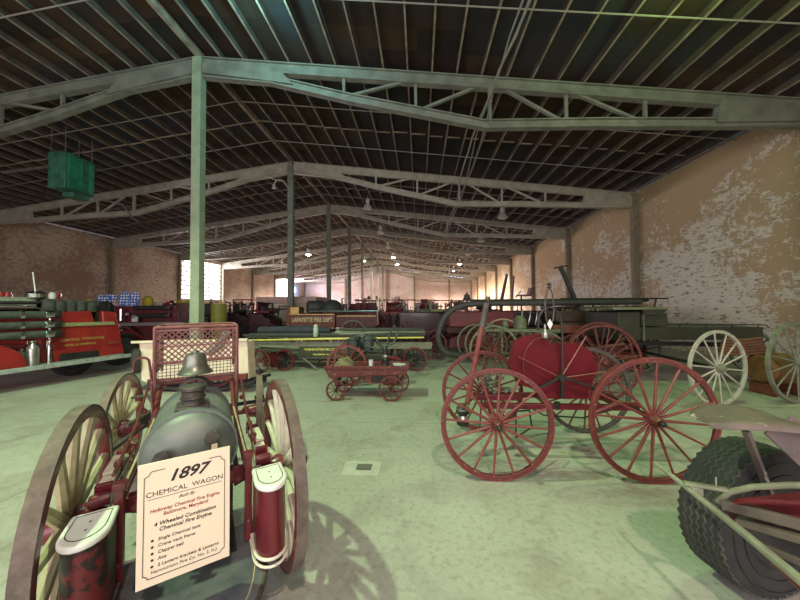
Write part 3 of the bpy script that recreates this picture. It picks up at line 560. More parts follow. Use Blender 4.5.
DUSTY = mat('dusty_grey_enamel', (0.15, 0.112, 0.098), (0.10, 0.075, 0.068), 0.6, 0.1, 7, 0.1, c3=(0.36, 0.33, 0.27), m3=(0.62, 0.66))
# seat pan: closed shell bent down to the right
prof = [(-.30, .0), (-.24, .03), (-.1, .045), (.05, .035), (.16, .0), (.25, -.06), (.33, -.15)]
b = MB(); rows = []
for i, (u, v) in enumerate(prof):
    hw = [.06, .13, .17, .18, .165, .14, .12][i]
    for wv in [-1, -.92, -.5, 0, .5, .92, 1]: rows.append((u, wv * hw, v - (.035 if abs(wv) == 1 else 0) - .012 * (1 - wv * wv)))
n = 7; k = len(prof); vs = rows + [(x, y, z - .006) for x, y, z in rows]; fs = []
for i in range(k - 1):
    for j in range(n - 1):
        a0 = i * n + j; fs.append((a0, a0 + 1, a0 + n + 1, a0 + n)); a1 = a0 + k * n; fs.append((a1 + n, a1 + n + 1, a1 + 1, a1))
    for j in (0, n - 1): a0 = i * n + j; fs.append((a0, a0 + n, a0 + n + k * n, a0 + k * n))
for j in range(n - 1):
    for i in (0, k - 1): a0 = i * n + j; fs.append((a0, a0 + 1, a0 + 1 + k * n, a0 + k * n))
b.add(vs, fs); st = b.build('seat', DUSTY, SK, S_(700, 419, 1.66) + Vector((.30, 0, 0)), rz=-.05, smooth=60); sm = st.modifiers.new('sub', 'SUBSURF'); sm.levels = sm.render_levels = 2
b = MB(); b.bar(S_(778, 424, 1.62), S_(860, 500, 1.5), .16, .012, up=(0, 1, 0)); b.bar(S_(700, 430, 1.66) + Vector((.22, 0, 0)), S_(772, 500, 1.7), .03, .02); b.build('seat_support', DUSTY, SK, bevel=.003)
POLE = mat('pale_green_grey_pole', (0.25, 0.26, 0.18), (0.17, 0.17, 0.12), 0.5, 0.1, 12)
b = MB(); b.tube([S_(655, 463, 1.86), S_(690, 490, 1.66), S_(745, 534, 1.42), S_(812, 590, 1.18)], [.010, .014, .017, .019], 10); b.build('pole', POLE, SK)
b = MB(); b.bar(S_(684, 483, 1.68), S_(728, 490, 1.60), .03, .016); b.bar(S_(716, 477, 1.62), S_(716, 490, 1.62), .007, .007, up=(0, 1, 0)); b.box(S_(695, 490, 1.66), (.05, .04, .04)); b.build('pole_clamp', POLE, SK, bevel=.003)
b = MB(); b.tube([S_(718, 502, 1.70), S_(730, 492, 1.66), (S_(752, 487, 1.6)), S_(790, 485, 1.5), S_(830, 486, 1.42)], .014, 9); b.build('curved_arm', POLE, SK)
b = MB(); b.tube([S_(725, 507, 1.68), S_(745, 500, 1.6), S_(830, 505, 1.42)], .013, 9); b.tube([S_(728, 515, 1.68), S_(760, 548, 1.55), S_(815, 600, 1.35)], .016, 9); b.build('drag_rod', MAROON, SK)
b = MB(); b.add([S_(730, 502, 1.72), S_(830, 492, 1.46), S_(830, 522, 1.46), S_(748, 512, 1.66)] + [S_(730, 502, 1.72) + Vector((0, .02, 0)), S_(830, 492, 1.46) + Vector((0, .02, 0)), S_(830, 522, 1.46) + Vector((0, .02, 0)), S_(748, 512, 1.66) + Vector((0, .02, 0))], [(0, 1, 2, 3), (7, 6, 5, 4), (0, 4, 5, 1), (1, 5, 6, 2), (2, 6, 7, 3), (3, 7, 4, 0)]); b.build('red_panel', MAROON, SK, smooth=0)
b = MB(); b.bar(S_(742, 520, 1.64), S_(830, 545, 1.38), .10, .03); b.bar(S_(750, 540, 1.60), S_(830, 575, 1.36), .02, .03); b.build('mauve_rail', DUSTY, SK, bevel=.003)
b = MB(); b.prism([(-.06, .47), (.6, .47), (.6, .34), (.02, .32)], -.30, -.26, lambda u, v, w: (u, w, v)); b.box((.32, -.12, .40), (.55, .28, .03)); b.build('side_board', MAROON, SK, bevel=.004)
b = MB(); b.bar(S_(722, 504, 1.68), S_(822, 530, 1.40), .03, .045); b.build('cross_rail', DUSTY, SK, bevel=.003)
# ================================================================ roof fittings
LAMPW = mat('white_lamp_enamel', (0.72, 0.74, 0.66), (0.6, 0.62, 0.55), 0.35); LAMPG = mat('grey_ballast_housing', (0.42, 0.43, 0.38), rough=0.5)
LIT = mat('lit_lamp_lens', (1.0, 0.93, 0.85), emit=60); LITG = mat('lit_green_lamp_lens', (0.75, 1.0, 0.35), emit=16); OFFL = mat('unlit_lamp_lens', (0.80, 0.82, 0.76), rough=0.2)
def high_bay(x, y, z, lens, label, group=None):
    t = thing('ceiling_lamp', label, 'lamp', (x, y, z), 0, group)
    b = MB(); b.lathe([(.02, .62), (.07, .60), (.12, .52), (.13, .44), (.12, .36), (.08, .31), (.07, .26)], n=14); b.tube([(0, 0, .6), (0, 0, max(.75, rz_(x) + .1 - z))], .018, 6); b.build('ballast_housing', LAMPW, t)
    b = MB(); b.lathe([(.07, .27), (.13, .24), (.20, .16), (.245, .06), (.27, 0), (.262, 0), (.235, .06), (.19, .15), (.12, .22), (.06, .25)], n=20, caps=False); b.build('reflector', LAMPW, t)
    b = MB(); b.lathe([(.0, -.10), (.11, -.07), (.18, 0.0), (.16, .07), (.0, .12)], n=16); b.build('lens', lens, t)
    return t
RS = 'right hand row of high bay lamps'; LS = 'left hand row of high bay lamps'
nth = ['', '', 'nearest', 'second', 'third', 'fourth', 'fifth', 'sixth', 'farthest']
high_bay(4.5, 4.25, 6.2, LITG, 'lit green lamp just above the frame over the reel cart', RS); high_bay(-3.2, 4.4, 7.4, LITG, 'lit green lamp just above the frame near the first column', LS)
high_bay(-4.25, 1.7, 7.52, LITG, 'lit green lamp high above the chemical wagon, out of the frame'); high_bay(1.0, -2.0, 7.02, LIT, 'lit pinkish lamp high behind the camera')
for k in range(2, 8):
    high_bay(4.5, 4.8 + BAY * k, 6.35, LIT if k in (5, 6) else OFFL, '%s bell shaped lamp of the right row, %s' % (nth[k], 'lit' if k in (5, 6) else 'unlit'), RS)
    high_bay(-2.95, 5.7 + BAY * k, 7.35, LIT if k in (5, 6) else OFFL, '%s bell shaped lamp of the left row, %s' % (nth[k], 'lit' if k in (5, 6) else 'unlit'), LS)
high_bay(-6.6, 36.0, 7.2, LITG, 'lit yellow green lamp far off beside the line of columns')
high_bay(-10.4, 27.7, 6.6, LIT, 'pale lit lamp hanging left of the second column')
high_bay(-14.5, 31.0, 6.0, OFFL, 'unlit lamp hanging above the left window bay')
t = thing('flood_lamp', 'small bulb on a curved bracket at the second column', 'lamp', (-6.5, 13.1, 7.05)); b = MB(); b.tube([(.55, .2, .05), (.35, .1, .35), (.1, 0, .32), (0, 0, .1)], .02, 6); b.tube([(.1, 0, .32), (-.35, 0, .5)], .015, 6); b.build('bracket', LAMPW, t)
b = MB(); b.lathe([(.03, .12), (.05, .05), (.10, -.06), (.0, -.09)], n=12); b.build('bulb', OFFL, t)
HG = mat('green_heater_enamel', (0.07, 0.24, 0.15), (0.035, 0.12, 0.08), 0.5, 0.2, 4, 0, c3=(0.17, 0.12, 0.07), m3=(0.60, 0.68)); HG2 = mat('bright_green_louvre', (0.05, 0.36, 0.20), (0.03, 0.22, 0.13), 0.35, 0.1, 5)
HT = thing('unit_heater', 'green metal heater box hanging from the roof at upper left', 'heater', (-11.78, 9.45, 5.55))
b = MB(); b.box((0, 0, .62), (.62, .9, 1.2)); b.build('casing', HG, HT, bevel=.02)
b = MB(); b.box((.32, -.16, .62), (.03, .44, 1.08)); 
for k in range(5): b.box((.34, -.33 + .085 * k, .62), (.02, .012, 1.05))
b.build('louvre', HG2, HT, smooth=0)
b = MB(); b.box((.32, .33, .62), (.03, .14, 1.05)); b.build('louvre', HG2, HT, smooth=0)
b = MB(); b.box((.05, .1, -.08), (.4, .5, .16)); b.build('burner_box', HG, HT, bevel=.01)
b = MB()
for x, y in ((-.25, -.4), (.25, -.4), (.25, .4), (-.25, .4)): b.tube([(x, y, 1.2), (x, y, 2.05)], .014, 6)
b.tube([(.3, .45, .0), (.9, .9, -.1), (1.3, .9, -.6), (1.5, .9, -.75)], .03, 7); b.tube([(-.3, 0, 1.0), (-2.6, 0, .82)], .05, 8); b.build('hanger_and_flue', STEEL, HT)
for i, (x, z, r) in enumerate(((1.62, 6.32, .022), (1.74, 6.34, .016), (1.98, 7.02, .018))):
    rr = random.Random(i); b = MB(); pts = []
    for k in range(28): yy = -2 + k * .8; pts.append((x + rr.uniform(-.03, .03) + (.12 * math.sin(yy * .5 + i)), yy, z + rr.uniform(-.02, .02) - .06 * math.sin((yy - 1.775) / BAY * PI) ** 2))
    tag(b2 := b.tube(pts, r, 6).build('conduit', M_rod), '%s pale cable running along the roof trusses, right of centre' % ('leftmost low', 'right hand low', 'topmost')[i], 'cable', 'cables along the trusses')
# floor marks
b = MB(); o = fl(362, 468); b.box((0, 0, .002), (.36, .26, .003)); pc = b.build('floor_cover_surround', mat('pale_floor_paint', (0.50, 0.51, 0.44), (0.42, 0.43, 0.37), 0.7, 0, 12), loc=(o.x, o.y, 0), smooth=0); tag(pc, 'pale painted square around a small drain grate in the floor', 'floor cover', None)
b = MB(); b.box((.02, .01, .005), (.15, .11, .004)); b.build('grate', mat('grey_grate', (0.16, 0.15, 0.13)), pc, smooth=0)

# ================================================================ left fire trucks
def frame2(p0, p1):
    d = Vector((p1.x - p0.x, p1.y - p0.y, 0)); return math.atan2(d.y, d.x)
def onpl(px, py, o, rz, off=0.0):
    n = Vector((-math.sin(rz), math.cos(rz), 0)); d = ray(px, py); q = Vector((o.x, o.y, 0)) + n * off; t = (q - Vector((0, 0, EYE))).dot(n) / d.dot(n)
    p = Vector((0, 0, EYE)) + d * t - Vector((o.x, o.y, 0)); u = Vector((math.cos(rz), math.sin(rz), 0)); return p.dot(u), p.z
P0 = fl(5, 371, .45); P1 = fl(130, 354.5, .45); TR = frame2(P0, P1); P1.z = 0
T1 = thing('fire_truck', 'red open fire truck with suction hoses and silver running board, left edge', 'fire truck', P1, TR)
def A_(px, py, off=.35): return onpl(px, py, P1, TR, off)
def panel(pts, y0, y1, off=None):
    b = MB(); b.prism([A_(px, py, y0 if off is None else off) for px, py in pts], y0, y1, lambda u, v, w: (u, w, v)); return b
panel([(-60, 345), (53, 345), (53, 367), (125, 353), (116, 312), (102, 311), (103, 323), (50, 323), (50, 312), (-60, 312)], .36, 2.0).build('body', RED, T1, smooth=20, bevel=.03)
panel([(56, 312), (91, 311), (95, 322), (56, 323)], .34, .5).build('cowl_panel', RED, T1, bevel=.01, smooth=20)
panel([(54, 323), (114, 321.5), (115, 324.5), (54, 327)], .32, .36).build('gilt_band', mat('gilt_striping', (0.42, 0.38, 0.20), (0.25, 0.26, 0.15), 0.4, 0.2, 30), T1, smooth=0)
panel([(60, 354), (99, 350), (100, 358), (60, 364)], .33, .37).build('step_recess', BLACK, T1, smooth=0, bevel=.02)
panel([(0, 346), (47, 343), (47, 367), (0, 374)], .33, .37).build('side_skirt', MAROON, T1, smooth=0)
# running board
a0 = A_(-40, 372, 0); a1 = A_(131, 354.5, 0)
b = MB(); b.box(((a0[0] + a1[0]) / 2, .20, .435), (a1[0] - a0[0], .40, .05)); b.box(((a0[0] + a1[0]) / 2, .0, .43), (a1[0] - a0[0], .03, .09)); b.build('running_board', mat('worn_silver_board', (0.48, 0.52, 0.50), (0.34, 0.37, 0.36), 0.35, 0.3, 9), T1, bevel=.01)
# rear fender and wheel
ALU = mat('aluminium_paint', (0.50, 0.53, 0.52), (0.36, 0.38, 0.37), 0.35, 0.3, 9)
fx, fz = A_(-26, 372, .2); b = MB()
fo = [(fx + .62 * math.cos(t), .46 + .52 * math.sin(t)) for t in [PI * k / 14 for k in range(15)]]; fi = []
b.prism(fo + fi, .10, .36, lambda u, v, w: (u, w, v)); b.build('rear_fender', RED, T1, bevel=.015)
car_wheel(T1, (fx - .02, .55, .40), .40, .24, PI / 2, RED, 'rear_wheel')
wx = A_(75, 365, .9)[0]; car_wheel(T1, (wx, 1.0, .40), .40, .24, PI / 2, BLACK, 'inner_wheel')
wx = A_(127, 350, 1.0)[0]; car_wheel(T1, (wx + .1, 1.5, .42), .42, .22, PI / 2, RED, 'front_wheel')
b = MB(); fo = [(wx + .1 + .55 * math.cos(t), .48 + .52 * math.sin(t)) for t in [PI * k / 12 for k in range(13)]]; fi = [(wx + .1 + .50 * math.cos(t), .46 + .46 * math.sin(t)) for t in [PI * (12 - k) / 12 for k in range(13)]]; b.prism(fo + fi, 1.25, 1.75, lambda u, v, w: (u, w, v)); b.build('front_fender', MAROON, T1)
for i, py in enumerate((315, 325, 334.5)):
    xa, z = A_(-60, py + .5, .2); xb, z = A_(44, py - .5, .2); b = MB(); b.tube([(xa, .2, z), (xb, .2, z)], .075, 14); h = b.build('suction_hose', HOSE, T1)
    b = MB(); b.lathe([(.085, 0), (.09, .03), (.09, .12), (.08, .14)], (xb, .2, z), (1, 0, 0), 16); b.build('chrome_coupling', CHROME, h); cx = A_(21, py, .2)[0]; b = MB(); b.ring(.088, .015, .06, (cx, .2, z)); b.build('hose_clamp', CHROME, h)
    b = MB(); b.lathe([(.075, .14), (.09, .15), (.09, .24), (.04, .25)], (xb, .2, z), (1, 0, 0), 16); b.build('end_cap', BLACK, h)
b = MB(); xb = A_(50, 330, .25)[0]; z0 = A_(50, 342, .25)[1]; z1 = A_(45, 306, .25)[1]
b.tube([(xb - 2.6, .25, z1), (xb - .5, .25, z1), (xb - .2, .25, z1 - .03), (xb + .0, .25, z1 - .18), (xb, .25, z0)], .022, 8); b.build('grab_rail', CHROME, T1)
def extinguisher(px, py0, py1, off, r, m, label):
    u, z0 = A_(px, py0, off); z1 = A_(px, py1, off)[1]; h = z1 - z0
    n = Vector((-math.sin(TR), math.cos(TR), 0)); w = Vector((P1.x, P1.y, 0)) + Vector((math.cos(TR), math.sin(TR), 0)) * u + n * off
    t = thing('extinguisher', label, 'fire extinguisher', (w.x, w.y, .46), 0); b = MB(); b.lathe([(r, 0), (r, .60 * h), (r * .85, .72 * h), (r * .4, .82 * h), (r * .3, .88 * h)], n=18); b.build('cylinder', m, t)
    b = MB(); b.lathe([(r * .45, .86 * h), (r * .5, .95 * h), (r * .2, h)], n=10); b.tube([(0, 0, .92 * h), (-r * 1.1, 0, .96 * h), (-r * 1.5, 0, .70 * h), (-r * 1.4, 0, .5 * h)], .012, 6); b.build('valve_head', CHROME, t)
extinguisher(32, 369, 343, .22, .095, STEEL, 'large silver soda acid extinguisher on the red truck running board'); extinguisher(20, 369, 350, .24, .085, DUSTRUB, 'dark extinguisher on the running board, left of the silver one'); extinguisher(49, 368, 344, .2, .04, CHROME, 'slim chrome pump standing on the running board below the hose ends')
b = MB(); u, z = A_(112, 342.5, .33); b.tube([(u - .12, .36, z), (u - .10, .30, z), (u + .14, .30, z + .01), (u + .16, .36, z)], .012, 7); b.build('door_handle', CHROME, T1)
b = MB(); u, z = A_(48, 305, .6); b.box((u + .1, 1.05, z + .05), (2.2, .9, .07)); b.box((u + .3, 1.3, z - .15), (2.4, .5, .35)); b.build('black_hose_cover', BLACK, T1, bevel=.03)
b = MB(); u0 = A_(92, 310, .6)[0]; b.prism([(0, 0), (.34, 0), (.30, .52), (.05, .52)], .5, 1.9, lambda x, v, w: (u0 + x, w, v + A_(96, 322, .6)[1])); b.build('seat_back', BLACK, T1, bevel=.03)
for k in range(5):
    u, z = A_(50 + k * 10.5, 311, .42); b = MB(); b.lathe([(.0, 0), (.10, .0), (.115, .10), (.10, .22), (.05, .27), (.0, .28)], (u, .46, z - .02), n=14); b.build('headrest_roll', DUSTRUB, T1)
u, z = A_(36, 303, .7); b = MB(); b.lathe([(.05, 0), (.06, .05), (.16, .12), (.17, .2), (.10, .25)], (u, .7, z), n=16); b.build('siren_lamp', CHROME, T1)
b = MB(); z2 = A_(34, 272, .7)[1]; b.tube([(u, .72, z + .2), (u - .05, .72, z2)], .011, 6); b.build('antenna', WHITE, T1)
for k in range(3):
    u, z = A_(-6 + 14 * k, 304, .6); b = MB(); b.tube([(u - .22, .75, z + .02), (u + .22, .75, z + .02)], .13, 14); b.build('rolled_tarp', CANVAS, T1)
for k, (px, m) in enumerate(((3, RED), (10, RED), (55, WHITE), (60, RED))):
    u, z = A_(px, 298, 1.4); b = MB(); b.lathe([(.06, -.02), (.07, .06), (.05, .13), (.0, .14)], (u, 1.5, z), n=10); b.build('beacon', m, T1)
for k, (tx, py, sz) in enumerate((('CENTRAL TORRANCE', 338.9, .080), ('HOSE & CHEMICAL', 344.2, .066))):
    u, z = A_(83 - 2 * k, py, .35); text(tx, sz, GOLD, T1, (u, .345, z), (PI / 2, 0.0, 0), extrude=.001, sx=1.0, bold=.001)
# second truck
P2 = Vector((-9.0, 11.1, 0)); TR2 = .12
def panel2(pts, y0, y1): b = MB(); b.prism([onpl(px, py, P2, TR2, y0) for px, py in pts], y0, y1, lambda u, v, w: (u, w, v)); return b
def B_(px, py, off=.3): return onpl(px, py, P2, TR2, off)
T2 = thing('fire_truck', 'dark red fire truck with black side hoses behind the red one, flags on top', 'fire truck', P2, TR2)
panel2([(112, 349), (186, 347), (186, 324), (150, 323), (120, 326)], .3, 1.9).build('body', MAROON, T2, bevel=.03, smooth=20)
panel2([(70, 306), (138, 306), (170, 306), (176, 304), (181, 323), (70, 324)], .5, 1.8).build('hose_bed', MAROON, T2, bevel=.04, smooth=20)
panel2([(120, 323), (183, 322), (183, 325), (120, 326)], .2, 1.9).build('silver_deck', STEEL, T2, smooth=0)
for i, py in enumerate((308, 316)):
    xa, z = B_(134, py + .5, .35); xb, z = B_(166, py - .5, .35); b = MB(); b.tube([(xa, .35, z), (xb, .35, z)], .085, 12); h = b.build('suction_hose', RUBBER, T2); b = MB(); b.lathe([(.09, 0), (.1, .03), (.1, .1), (.07, .12)], (xb, .35, z), (1, 0, 0), 14); b.build('chrome_coupling', CHROME, h)
fx, fz = B_(127, 346, .2); b = MB(); fo = [(fx + .5 * math.cos(t), .45 + .48 * math.sin(t)) for t in [PI * k / 12 for k in range(13)]]; fi = [(fx + .45 * math.cos(t), .43 + .43 * math.sin(t)) for t in [PI * (12 - k) / 12 for k in range(13)]]; b.prism(fo + fi, .0, .4, lambda u, v, w: (u, w, v)); b.build('fender', MAROON, T2)
car_wheel(T2, (fx, .2, .40), .40, .22, PI / 2, CHROME, 'front_wheel'); car_wheel(T2, (fx + 2.4, .3, .40), .40, .22, PI / 2, MAROON, 'rear_wheel')
b = MB(); u, z = B_(121, 318, .3); b.tube([(u, .3, z - .1), (u, .3, z + .35)], .05, 8); b.lathe([(.08, 0), (.09, .1), (.0, .12)], (u + .25, .3, z + .1), n=10); b.lathe([(.08, 0), (.09, .1), (.0, .12)], (u + .5, .3, z), n=10); b.build('pump_gauges', CHROME, T2)
b = MB(); u, z = B_(134, 319, .25); b.box((u, .3, z), (.22, .05, .22)); b.build('badge_plate', WHITE, T2)
def flag_mat():
    m, N, L, bs = node_mat('flag_cloth'); tc = N.new('ShaderNodeTexCoord').outputs['Object']; s = sep(N, L, tc)
    vx = N.new('ShaderNodeTexVoronoi'); vx.inputs['Scale'].default_value = 9; vx.inputs['Randomness'].default_value = .15; L.new(tc, vx.inputs['Vector'])
    star = mth(N, L, 'LESS_THAN', vx.outputs['Distance'], .36); blue = mixc(N, L, star, (0.08, 0.17, 0.50), (0.85, 0.85, 0.85))
    st = mth(N, L, 'GREATER_THAN', mth(N, L, 'FRACT', mth(N, L, 'MULTIPLY', mth(N, L, 'ADD', s[2], mth(N, L, 'MULTIPLY', s[0], .6)), 7.0)), .5); stripe = mixc(N, L, st, (0.45, 0.16, 0.18), (0.75, 0.70, 0.72))
    L.new(mixc(N, L, mth(N, L, 'GREATER_THAN', s[2], .20), stripe, blue), bs.inputs['Base Color']); bs.inputs['Roughness'].default_value = .9; return m
FLAG = flag_mat()
def cloth(name, m, parent, loc, wd, ht, seed, rz=0):
    rr = random.Random(seed); nx, nz = 16, 8; vs = []; ph = rr.uniform(0, 6)
    for sd in (0, .015):
        for j in range(nz + 1):
            for i in range(nx + 1): x = wd * (i / nx - .5); z = ht * j / nz; vs.append((x, sd + .05 * math.sin(i * 1.1 + ph) * (1 - j / nz) + .03 * math.sin(i * .5 + j), z * (1 - .12 * math.sin(i * .4 + ph) ** 2)))
    k = (nx + 1) * (nz + 1); fs = []
    for j in range(nz):
        for i in range(nx): a = j * (nx + 1) + i; fs += [(a, a + 1, a + nx + 2, a + nx + 1), (a + k + nx + 1, a + k + nx + 2, a + k + 1, a + k)]
    b = MB(); b.add(vs, fs); return b.build(name, m, parent, loc, rz, smooth=80)
TOP2 = onpl(120, 306, P2, TR2, .5)[1]
def wp(px, py, Y): return at(px, py, Y)
for i, (px, wd, lb) in enumerate(((107, .75, 'left star spangled flag draped over the hose bed of the dark red truck'), (129, .8, 'right star spangled flag with striped hem draped over the dark red truck'))):
    p = wp(px, 303, 11.9 if i == 0 else 11.36); p.z = TOP2 + .005 if i == 0 else TOP2 - .36; f = cloth('flag', FLAG, None, p, wd, .52 + .44 * i, i, .1); tag(f, lb, 'flag')
for i, (px, py, s, lb) in enumerate(((90, 299, .20, 'yellow folded coat lying left of the star spangled flags'), (148, 303, .28, 'yellow coat hanging right of the star spangled flags'))):
    p = wp(px, py, 11.9); p.z = TOP2; b = MB(); b.lathe([(s * .6, 0), (s * .72, s * .4), (s * .66, s * 1.1), (s * .3, s * 1.5), (0, s * 1.55)], n=9); o = b.build('coat', YELBAG, None, p, smooth=50); tag(o, lb, 'coat')
TRZ = at(185, 303.5, 14.2).z - .1 + .1 - 0.0
TRZ = (TRZ + .9) / 2 - .1 + (TRZ - .7) / 2
for i, (px, Y, z0, m, r, lb) in enumerate(((158, 12.3, TOP2, WHITE, .13, 'white helmet on the dark red truck beside the yellow coat'), (168, 12.4, TOP2, RED, .13, 'red helmet on the dark red truck near the window'), (172, 14.2, TRZ, RED, .12, 'red helmet left of the yellow helmets'), (180, 14.2, TRZ, YELBAG, .14, 'yellow helmet in the middle of the grey tool chest'), (189, 14.2, TRZ, YELBAG, .14, 'yellow helmet touching the first column at its left'))):
    p = wp(px, 300, Y); p.z = z0 + .022; b = MB(); b.lathe([(r * 1.45, -.02), (r * 1.4, .0), (r, .02), (r * .9, r * .7), (r * .5, r * 1.1), (0, r * 1.2)], n=16); o = b.build('helmet', m, None, p); tag(o, lb, 'helmet', 'helmets on the trucks')
# cream cart behind the wire basket
CC = thing('cream_cart', 'cream panelled cart with dark springs and black spare tyre, behind the wire basket', 'cart', (-4.7, 5.7, 0), .0)
def C_(px, py, Y=5.5): p = at(px, py, Y) - Vector((-4.7, 5.7, 0)); return p.x, p.z
b = MB(); b.prism([C_(139, 343), (C_(247, 341)), C_(249, 379), C_(150, 384), C_(141, 381)], -.2, .05, lambda u, v, w: (u, w, v)); b.build('body', CREAM, CC, bevel=.015, smooth=20)
b = MB(); b.bar((*C_(134, 342)[:1], -.24, C_(134, 342)[1]), (*C_(249, 339.5)[:1], -.24, C_(249, 339.5)[1]), .06, .05); b.build('top_rail', CREAM, CC, bevel=.01)
b = MB(); b.prism([C_(150, 384), C_(248, 378.5), C_(248, 373), C_(150, 379)], -.26, -.2, lambda u, v, w: (u, w, v)); b.build('red_sill', MAROON, CC, smooth=0)
b = MB(); x0, z0 = C_(150, 392); x1, z1 = C_(252, 383)
for k in range(3): b.tube([(x0, -.1 + .3 * k, z0), ((x0 + x1) / 2, -.1 + .3 * k, z0 - .05), (x1, -.1 + .3 * k, z1)], .03, 7)
b.bar((x0, .3, z0 - .04), (x1, .3, z1 - .06), .10, .08); b.build('leaf_spring', BLACK, CC)
car_wheel(CC, (C_(135.5, 361)[0], -.16, C_(135.5, 361)[1]), .245, .13, .62, BLACK, 'spare_tyre')
for x in (-.55, .6):
    for y in (.25, .95): wheel1(CC, (x, y, .30), .30, 10, (MAROON, BLACK), rz=PI / 2)
b = MB(); b.tube([(.75, -.24, .78), (.95, -.26, .9), (1.12, -.28, 1.15)], .07, 8); b.build('canvas_roll', CANVAS, CC)
# ================================================================ wagons and engines of the middle distance
def base(px, py, Y): p = at(px, py, Y); return p.x, p.z
class Fr:                                                # a thing at (x, Y) whose features are measured on its near plane
    def __init__(s, x, Y): s.o = Vector((x, Y, 0)); s.Y = Y
    def __call__(s, px, py, dy=0.0): p = at(px, py, s.Y + dy) - s.o; return Vector((p.x, dy, p.z))
def beam2(b, p, q, w=.05, h=.05): b.bar(p, q, w, h)
# small red hand cart
f = Fr(-.9, 5.2); HC = thing('hand_wagon', 'small red wagon with four spoked wheels and odds and ends on top, centre', 'wagon', f.o)
b = MB(); b.prism([(f(324, 368).x, f(324, 368).z), (f(409, 367).x, f(409, 367).z), (f(406, 375).x, f(406, 375).z), (f(364, 376).x, f(364, 376).z), (f(362, 376).x, f(362, 376).z), (f(329, 378).x, f(329, 378).z)], 0, .42, lambda u, v, w: (u, w, v)); bd = b.build('deck', WORNRED, HC, bevel=.006, smooth=20)
b = MB()
for y in (-.012, .432): b.box(((f(324, 368).x + f(409, 368).x) / 2, y, f(366, 368).z + .01), (f(409, 368).x - f(324, 368).x, .02, .05))
b.build('side_rail', WORNRED, HC, bevel=.004)
a_ = f(365, 374); c_ = f(397, 384); b = MB(); b.box(((a_.x + c_.x) / 2, .21, (a_.z + c_.z) / 2), (c_.x - a_.x, .36, a_.z - c_.z)); dp_ = b.build('tool_box', WORNRED, HC, bevel=.005)
b = MB(); b.box(((a_.x + c_.x) / 2 - .03, .02, (a_.z + c_.z) / 2 + .01), (.30, .012, .12)); b.build('dark_panel', BLACK, dp_, smooth=0)
for px, r, dy in ((336, .175, -.06), (391, .215, -.06), (344, .175, .46), (398, .215, .48)):
    w = wheel(HC, (f(px, 390, dy).x, dy, r), r, 10, WORNRED, WORNRED, WORNRED, BLACK, rimw=.02, tw=.022, hr=.025, hl=.08, s0=.008, s1=.007, rz=-PI / 2)
for px, z in ((336, .175), (391, .215)): b = MB(); b.tube([(f(px, 390).x, -.08, z), (f(px, 390).x + .02, .5, z)], .012, 8); b.bar((f(px, 390).x, .2, z), (f(px, 390).x, .2, .42), .03, .1); b.build('axle', BLACK, HC)
DZ = f(366, 368).z + .002
def onc(px, dy): return Vector((f.o.x + f(px, 368, dy).x, f.o.y + dy, DZ))
rr = random.Random(8); b = MB(); p0 = onc(345, .20)
for k in range(5): b.tube([(rr.uniform(-.02, .02) + (.15 - .02 * k) * math.cos(t) * 1.15, rr.uniform(-.01, .01) + (.13 - .015 * k) * math.sin(t), .018 + .026 * k + .012 * math.sin(3 * t + k)) for t in [2 * PI * j / 20 for j in range(20)]], .017, 6, closed=True)
tag(b.build('rope_coil', mat('old_olive_rope', (0.26, 0.24, 0.13), (0.17, 0.16, 0.08), 0.9, 0, 30), None, p0), 'coil of olive rope on the left end of the small red wagon', 'rope')
b = MB(); b.lathe([(.036, 0), (.04, .1), (.044, .115), (.036, .115), (.034, .01)], n=18); tag(b.build('metal_can', mat('pale_blue_white_can', (0.70, 0.76, 0.80), (0.6, 0.66, 0.7), 0.4), None, onc(371, .12)), 'pale can standing in the middle of the small red wagon', 'can')
t = thing('upright_lantern', 'tall black lantern standing on the small red wagon right of the pale can', 'lantern', onc(385.5, .18))
b = MB(); b.lathe([(.075, 0), (.08, .02), (.06, .04), (.06, .10), (.07, .11), (.065, .13), (.05, .15), (.055, .22), (.045, .26), (.05, .30), (.03, .33), (.02, .36)], n=16); b.build('body', BLACK, t); b = MB(); b.lathe([(.057, .16), (.062, .18), (.057, .2)], n=14); b.build('glass', STEEL, t)
b = MB(); p0 = onc(398, .2)
for k in range(4): b.box((rr.uniform(-.05, .05), rr.uniform(-.05, .05), .006 + .008 * k), (.22 - .03 * k, .16, .007), rr.uniform(-.5, .5))
tag(b.build('paper_pile', mat('old_paper', (0.62, 0.62, 0.55), (0.5, 0.5, 0.44), 0.8), None, p0, smooth=0), 'loose papers on the right end of the small red wagon', 'paper')
# ladder wagon with yellow pole and lettered board
f = Fr(-2.1, 7.6); LW = thing('ladder_wagon', 'low grey green ladder wagon with a small yellow lettered board, behind the small red wagon', 'wagon', f.o)
def slab(fr, x0, x1, y0, y1, d0, d1, name, m, par, bev=.006):
    a = fr(x0, y0, d0); c = fr(x1, y1, d0); b = MB(); b.box(((a.x + c.x) / 2, (d0 + d1) / 2, (a.z + c.z) / 2), (abs(c.x - a.x), d1 - d0, abs(a.z - c.z))); return b.build(name, m, par, bevel=bev, smooth=20)
slab(f, 246, 432, 342, 349, 0, .08, 'side_board', GREYGREEN, LW); slab(f, 246, 432, 342, 348, .40, .48, 'side_board', GREYGREEN, LW); slab(f, 298, 340, 346.5, 357, -.03, .0, 'name_board', mat('dark_olive_board', (0.05, 0.055, 0.03)), LW)
b = MB(); a = f(305, 357); c = f(345, 359); b.bar(f(300, 358, .1), f(350, 357, .1), .05, .06); b.bar(f(303, 358), f(327, 377, .0), .035, .035); b.bar(f(262, 350, .4), f(330, 350, .4), .3, .04); b.build('under_frame', GREYGREEN, LW, bevel=.004)
